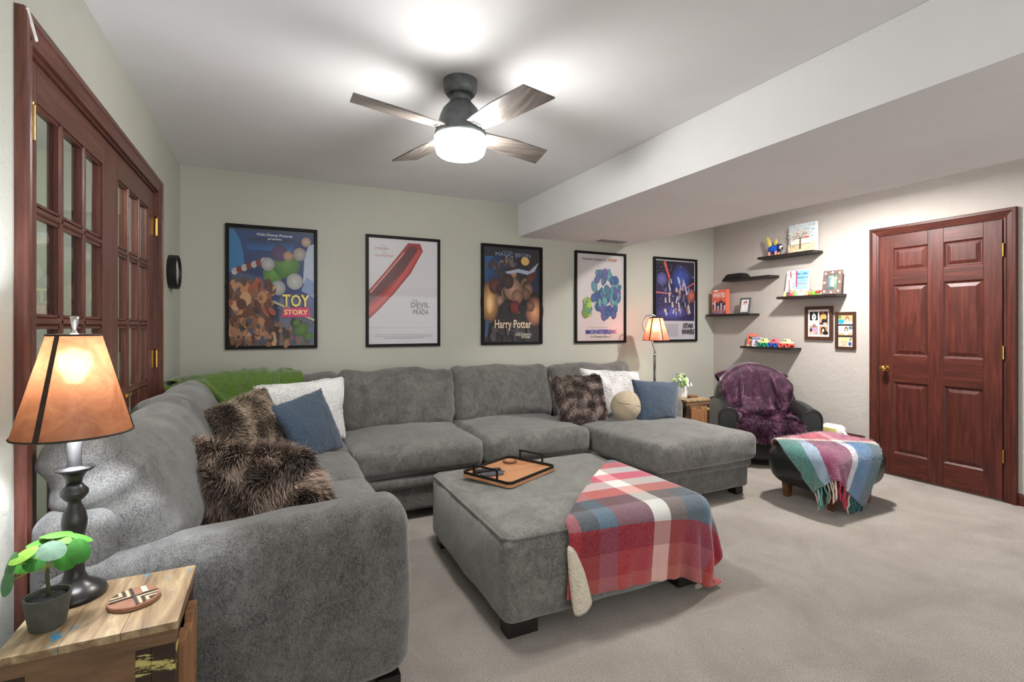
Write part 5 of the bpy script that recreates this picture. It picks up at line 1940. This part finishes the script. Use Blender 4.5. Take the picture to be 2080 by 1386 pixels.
# dark plinth on the second shelf (its figure is left out)
z = SHELF['b']
pl = thing('display_plinth', 'black stepped display plinth on the second shelf from top', 'plinth', (4.71, 3.95, z))
g = prism([(-.075, -.125), (.075, -.125), (.075, .125), (-.075, .125)], 0, .012)
g.add(G([(sx * .072, sy * .122, .012) for sx, sy in ((-1, -1), (1, -1), (1, 1), (-1, 1))] + [(sx * .055, sy * .10, .05) for sx, sy in ((-1, -1), (1, -1), (1, 1), (-1, 1))],
        [(0, 1, 5, 4), (1, 2, 6, 5), (2, 3, 7, 6), (3, 0, 4, 7), (4, 5, 6, 7), (3, 2, 1, 0)]))
build('block', g.mv(4.71, 3.95, z), M['black_plastic'], pl, False, bevel=.001)
build('top_plate', cbox((4.71, 3.95, z + .053), (.10, .18, .006)), M['leather'], pl, False)
# canvas with a tree
z = SHELF['c']
cv_ = thing('tree_canvas', 'square canvas painting of a bare spreading tree on the topmost shelf', 'painting', (4.74, 3.17, z))
build('canvas_block', box(4.715, 4.745, 3.045, 3.325, z, z + .285), M['canvas'], cv_, False, bevel=.001)
a = wall_art(4.7148, 3.325, z, .28, .285)
a.rect(0, 0, 1, 1, (206, 216, 218))
a.speck(150, .02, .36, .98, .97, .012, .035, [(186, 204, 214), (216, 224, 224), (196, 208, 206), (226, 228, 222), (170, 196, 210)], 5)
a.poly([(0, 0), (1, 0), (1, .36), (.6, .33), (.3, .30), (0, .30)], (222, 204, 168))
a.speck(70, .02, .02, .98, .30, .01, .03, [(232, 216, 184), (206, 186, 150), (226, 206, 176), (196, 180, 150)], 6)
a.ell(.48, .52, .36, .24, (196, 188, 178)); a.rect(.12, .28, .86, .46, (212, 214, 206))
a.poly([(.55, .50), (.72, .54), (.82, .47), (.7, .46)], (216, 120, 116))
a.line(.48, .12, .49, .50, .03, .022, (92, 70, 58))
for pts in (((.49, .48), (.32, .50), (.18, .44)), ((.49, .48), (.66, .50), (.82, .50)), ((.47, .5), (.42, .62), (.34, .68)), ((.51, .5), (.58, .62), (.66, .68)), ((.40, .55), (.3, .57), (.2, .54)), ((.6, .58), (.68, .62), (.76, .62))):
    for (p, q_) in zip(pts[:-1], pts[1:]):
        a.line(*p, *q_, .010, .008, (70, 54, 46))
for k in range(4):
    a.ell(.07 + k * .07, .24, .016, .010, (46, 40, 38))
a.make(cv_, 'painted_face')
# flying blue pig
pg = thing('winged_pig_figurine', 'shiny blue pig figurine with yellow wings on the topmost shelf', 'figurine', (4.71, 3.47, z))
def ball(c, r3, seg=20):
    n = seg
    V = [(math.sin(math.pi * i / n) * math.cos(2 * math.pi * j / n), math.sin(math.pi * i / n) * math.sin(2 * math.pi * j / n), math.cos(math.pi * i / n)) for i in range(n + 1) for j in range(n)]
    F = [(i * n + j, (i + 1) * n + j, (i + 1) * n + (j + 1) % n, i * n + (j + 1) % n) for i in range(n) for j in range(n)]
    return G(np.array(V) * r3 + np.array(c), F)
build('body', ball((4.71, 3.49, z + .072), (.042, .068, .045)), toy((24, 84, 190), .15), pg)
hd = build('head', ball((4.70, 3.415, z + .078), (.032, .032, .032)), toy((30, 40, 60), .2), pg)
build('face_patch', ball((4.688, 3.395, z + .075), (.020, .018, .022)), toy((226, 226, 224), .3), hd)
build('snout', ball((4.682, 3.38, z + .068), (.012, .012, .011)), toy((60, 60, 66), .3), hd)
for s in (-1, 1):
    build('ear', ball((4.70 + s * .02, 3.425, z + .108), (.008, .012, .014)), toy((30, 34, 44), .3), hd)
    wg = ball((0, 0, 0), (.006, .028, .06), 14)
    wg.fn(lambda V: np.stack([V[:, 0], V[:, 1] + .5 * V[:, 2], V[:, 2]], 1))
    build('wing', wg.rot('x', R(12 + 20 * (s > 0))).mv(4.71 + s * .02, 3.515 + (.02 if s < 0 else -.03), z + .145 - (0 if s < 0 else .03)), toy((222, 204, 110), .4), pg)
    for yy in (3.455, 3.53):
        build('leg', lathe([(.013, 0), (.011, .02), (.014, .045)], 12).mv(4.71 + s * .022, yy, z), toy((222, 150, 130), .3), pg)
# shelf with book, figures and star frame
z = SHELF['d']
bk = thing('picture_book', 'large pale picture book with red ribs and blue cover panel on shelf near door', 'book', (4.73, 3.24, z))
g = box(4.715, 4.727, 3.135, 3.375, z, z + .265).fn(lambda V: np.stack([V[:, 0] + (V[:, 2] - z) * .16, V[:, 1], V[:, 2]], 1))
build('cover', g, M['white_print'], bk, False)
a = Art((4.7148, 3.375, z), (0, -.24, 0), (.0424, 0, .265), (-1, 0, .16))
a.rect(0, 0, 1, 1, (234, 232, 236))
a.rect(.42, .27, .98, .97, None, [(150, 196, 234), (160, 204, 236), (140, 190, 230), (120, 190, 226)])
a.line(.16, .98, .2, .72, .03, .035, (176, 110, 104)); a.line(.42, .98, .50, .35, .03, .032, (176, 80, 110)); a.line(.12, .66, .20, .2, .025, .03, (192, 120, 130))
a.line(.02, .84, .42, .87, .008, .008, (110, 120, 130))
a.ell(.31, .55, .11, .1, (206, 222, 214)); a.rect(.24, .3, .40, .55, None, [(210, 220, 220), (130, 170, 220), (130, 170, 220), (210, 226, 226)])
a.line(.4, .26, .98, .30, .006, .006, (96, 110, 130)); a.line(.0, .16, .24, .2, .006, .006, (110, 110, 110))
a.text('Mac is Mad', .70, .85, .48, .08, (44, 84, 140), .006, .15)
a.text('Kangaroo', .72, .70, .46, .09, (36, 84, 130), .008, .15)
a.text('is on', .72, .585, .2, .04, (80, 110, 150), .0, .15)
a.text('Holiday', .72, .47, .44, .08, (190, 90, 120), .006, .15)
a.make(bk)
FIG = [(3.345, (236, 200, 90), (240, 206, 150), .05), (3.315, (60, 96, 110), (90, 70, 60), .075), (3.285, (190, 44, 80), (60, 50, 50), .062), (3.255, (222, 150, 90), (230, 190, 90), .085),
       (3.225, (130, 190, 110), (236, 190, 150), .06), (3.175, (226, 226, 222), (176, 120, 80), .06), (3.11, (236, 190, 90), (230, 180, 140), .048), (3.08, (150, 120, 60), (90, 80, 120), .055), (3.045, (110, 200, 50), (236, 220, 180), .065)]
FN = ['yellow', 'dark teal', 'crimson', 'tan, tallest', 'light green', 'white', 'orange yellow', 'olive', 'bright lime']
for (yy, c1_, c2_, h_), nm in zip(FIG, FN):
    xx = 4.672 if h_ < .07 else 4.69
    f_ = thing('toy_figure', nm + ' little toy peg figure in the row on the shelf near door', 'toy', (xx, yy, z), 'little toy figures on the shelf')
    hb = h_ * .6
    build('body', lathe([(.016, 0), (.017, .004), (.014, hb * .6), (.009, hb)], 16).mv(xx, yy, z), toy(c1_), f_)
    build('head', ball((xx, yy, z + hb + .009), (.011, .011, .012), 12), M['skin'], f_)
    build('hair', ball((xx + .003, yy, z + hb + .014), (.0115, .012, .010), 12), toy(c2_), f_)
dn = thing('toy_bird', 'red and green little toy animal beside the starry frame', 'toy', (4.675, 3.005, z))
build('body', ball((4.675, 3.005, z + .025), (.014, .026, .016), 14), toy((206, 60, 60)), dn)
build('head', ball((4.672, 2.978, z + .034), (.011, .013, .011), 12), toy((196, 70, 80)), dn)
build('base', lathe([(.018, 0), (.017, .008), (.006, .014)], 16).mv(4.675, 3.005, z), toy((110, 190, 60)), dn)
def ph_grass(a):
    a.rect(0, 0, 1, 1, None, [(60, 90, 100), (90, 130, 100), (150, 186, 150), (96, 120, 150)])
    a.speck(18, .05, .6, .95, .95, .04, .1, [(206, 222, 200), (110, 150, 110), (70, 110, 80)], 3)
    a.ell(.42, .4, .12, .26, (226, 230, 238)); a.ell(.62, .36, .1, .25, (206, 214, 228)); a.ell(.42, .72, .07, .08, (226, 186, 160)); a.ell(.60, .66, .07, .08, (210, 170, 150))
    a.rect(.36, .05, .46, .25, (60, 62, 90)); a.rect(.56, .05, .66, .2, (60, 62, 90))
sf = photo_frame('star_photo_frame', 'brown rough picture frame with white stars on shelf near door', 4.70, 2.985, z, .175, .225, .044, M['star_frame'], ph_grass, lean=.035)
def star(r):
    return [(r * (1 if k % 2 == 0 else .42) * math.sin(math.pi * k / 5), r * (1 if k % 2 == 0 else .42) * math.cos(math.pi * k / 5)) for k in range(10)]
for (u, v_) in ((.13, .88), (.5, .91), (.87, .88), (.1, .5), (.9, .5), (.13, .12), (.5, .08), (.87, .12)):
    P = star(.014)
    V = [(4.70 + .035 * v_ - .004 * t_, 2.985 - u * .175 - x, z + v_ * .225 + y) for t_ in (0, 1) for x, y in P]
    build('star', G(V, [tuple(range(10)), tuple(range(19, 9, -1))] + [(i, (i + 1) % 10, 10 + (i + 1) % 10, 10 + i) for i in range(10)]), M['white_plastic'], sf, False)
# bottom shelf: two small books and three toy cars
z = SHELF['e']
b1 = thing('small_book', 'coral red small picture book at left of the lowest shelf', 'book', (4.73, 3.79, z))
g = box(4.72, 4.732, 3.715, 3.835, z, z + .135).fn(lambda V: np.stack([V[:, 0] + (V[:, 2] - z) * .2, V[:, 1], V[:, 2]], 1))
build('cover', g, toy((226, 116, 92), .5), b1, False)
a = Art((4.7198, 3.835, z), (0, -.12, 0), (.027, 0, .135), (-1, 0, .2))
a.rect(0, 0, 1, 1, (230, 120, 96)); a.rect(.16, .60, .9, .78, (50, 34, 36)); a.rect(0, 0, 1, .12, (232, 206, 160))
a.poly([(.2, .52), (.95, .58), (.9, .30), (.3, .36)], (206, 196, 110)); a.ell(.3, .24, .1, .1, (216, 100, 160)); a.ell(.62, .2, .17, .12, (236, 232, 226))
a.text('PICTURE', .52, .88, .6, .07, (246, 206, 190)); a.text('ANIMALS', .55, .73, .5, .07, (240, 226, 214), .01)
a.make(b1)
b2 = thing('small_board_book', 'white and blue small board book beside the coral book on lowest shelf', 'book', (4.69, 3.69, z))
g = box(4.685, 4.70, 3.64, 3.745, z, z + .10).fn(lambda V: np.stack([V[:, 0] + (V[:, 2] - z) * .15, V[:, 1], V[:, 2]], 1))
build('cover', g, toy((222, 226, 236), .5), b2, False)
a = Art((4.6848, 3.745, z), (0, -.105, 0), (.015, 0, .10), (-1, 0, .15))
a.rect(0, 0, 1, 1, (228, 230, 238)); a.rect(0, .78, 1, .97, (150, 164, 214)); a.rect(0, .74, 1, .80, (70, 84, 150))
a.ell(.58, .46, .2, .2, (96, 116, 150)); a.ell(.66, .2, .24, .14, (170, 150, 190)); a.ell(.42, .2, .16, .08, (206, 110, 110)); a.rect(0, 0, .06, 1, (150, 120, 80))
a.make(b2)
def toy_car(label, yc, body, top, x=4.685):
    c_ = thing('toy_car', label, 'toy car', (x, yc, z), 'chunky toy cars on the lowest shelf')
    L = .062
    V = [(sx * .03, sy, zz) for sx in (-1, 1) for sy, zz in ((-L, .022), (L, .022), (L, .040), (-L, .040))]
    build('chassis', G(V, [(0, 1, 2, 3), (7, 6, 5, 4), (0, 4, 5, 1), (1, 5, 6, 2), (2, 6, 7, 3), (3, 7, 4, 0)]).mv(x, yc, z), toy(body), c_, False, bevel=.004)
    pr = [(-L, .040), (L, .040), (L, .052), (.03, .058), (.016, .088), (-.02, .09), (-.036, .062), (-L, .055)]
    n = len(pr)
    V = [(sx * (.029 if zz < .06 else .022), sy, zz) for sx in (-1, 1) for sy, zz in pr]
    cab = build('car_body', G(V, [tuple(range(n)), tuple(range(2 * n - 1, n - 1, -1))] + [(i, n + i, n + (i + 1) % n, (i + 1) % n) for i in range(n)]).mv(x, yc, z), toy(top), c_, False, bevel=.004)
    for yy in (-.008, .012):
        build('window', cbox((x - .0245, yc + yy, z + .072), (.004, .013, .012)), M['black_plastic'], cab, False)
    for sx in (-1, 1):
        for sy in (-.036, .036):
            build('wheel', lathe([(.008, -.004), (.014, .010), (.021, .012), (.023, .006), (.022, -.008), (.008, -.008)], 20, True).rot('y', R(90 * sx)).mv(x + sx * .034, yc + sy, z + .023), toy(body), c_, True, autosmooth=40)
toy_car('chunky toy car with green wheels and cream top on lowest shelf', 3.585, (40, 150, 110), (232, 224, 150))
toy_car('chunky toy car with blue wheels and pink top, middle of the lowest shelf', 3.46, (44, 96, 180), (226, 110, 120))
toy_car('chunky toy car with red wheels and cream top at right end of lowest shelf', 3.33, (226, 90, 76), (226, 226, 176), 4.682)

# collage frames hung on the wall
def four(a):
    a.rect(0, 0, 1, 1, (238, 226, 222))
    a.rect(.08, .60, .46, .92, (30, 30, 30)); a.ell(.28, .72, .1, .12, (230, 230, 230)); a.ell(.28, .82, .03, .08, (230, 230, 230)); a.ell(.28, .74, .035, .03, (40, 36, 36))
    a.rect(.08, .08, .46, .54, (170, 150, 140)); a.rect(.08, .40, .46, .54, (206, 206, 200)); a.ell(.29, .38, .07, .09, (150, 104, 84)); a.ell(.29, .22, .15, .13, (190, 156, 190)); a.rect(.08, .18, .2, .3, (70, 50, 60)); a.ell(.22, .14, .12, .06, (226, 190, 170))
    a.rect(.54, .44, .92, .92, (60, 44, 34)); a.ell(.72, .72, .14, .12, (206, 166, 90)); a.ell(.70, .86, .06, .06, (140, 96, 76)); a.ell(.74, .56, .14, .09, (36, 34, 40)); a.ell(.60, .62, .05, .12, (216, 160, 120)); a.ell(.8, .48, .1, .04, (206, 180, 150))
    a.rect(.54, .08, .92, .38, (176, 140, 100)); a.ell(.72, .24, .12, .12, (66, 36, 26)); a.ell(.71, .22, .05, .07, (236, 220, 210)); a.ell(.82, .14, .12, .07, (30, 26, 28))
photo_frame('collage_frame', 'walnut collage frame of four photos in pale mount by the door', XR - .022, 3.203, 1.148, .272, .325, .03, M['walnut'], four, lean=0, stand=False, depth=.02)
def three(a):
    a.rect(0, 0, 1, 1, (46, 34, 30))
    a.rect(.04, .70, .96, .99, (206, 170, 120)); a.rect(.04, .70, .96, .78, (206, 206, 200)); a.ell(.22, .78, .2, .07, (40, 160, 190)); a.ell(.14, .92, .1, .05, (90, 140, 60)); a.ell(.62, .84, .13, .1, (150, 100, 80)); a.ell(.62, .80, .09, .07, (226, 206, 196)); a.ell(.62, .94, .11, .035, (226, 120, 110))
    a.rect(.04, .36, .96, .65, (206, 208, 210)); a.rect(.04, .36, .96, .43, (206, 170, 130)); a.ell(.56, .52, .12, .11, (120, 84, 64)); a.ell(.56, .50, .07, .07, (222, 186, 160)); a.rect(.72, .54, .96, .64, (90, 120, 120)); a.ell(.56, .42, .14, .06, (240, 240, 240))
    a.rect(.04, .01, .96, .30, (206, 196, 170)); a.ell(.42, .14, .24, .12, (232, 186, 160)); a.ell(.42, .24, .24, .06, (226, 200, 140)); a.ell(.34, .15, .03, .012, (60, 60, 80)); a.ell(.52, .15, .03, .012, (60, 60, 80)); a.ell(.44, .08, .06, .014, (200, 120, 110)); a.ell(.8, .10, .1, .06, (50, 90, 170)); a.line(.78, .2, .9, .28, .02, .02, (60, 60, 60))
photo_frame('triple_photo_frame', 'narrow dark frame with three stacked photos nearest the door', XR - .02, 2.908, 1.064, .182, .348, .022, M['walnut'], three, lean=0, stand=False, depth=.018)
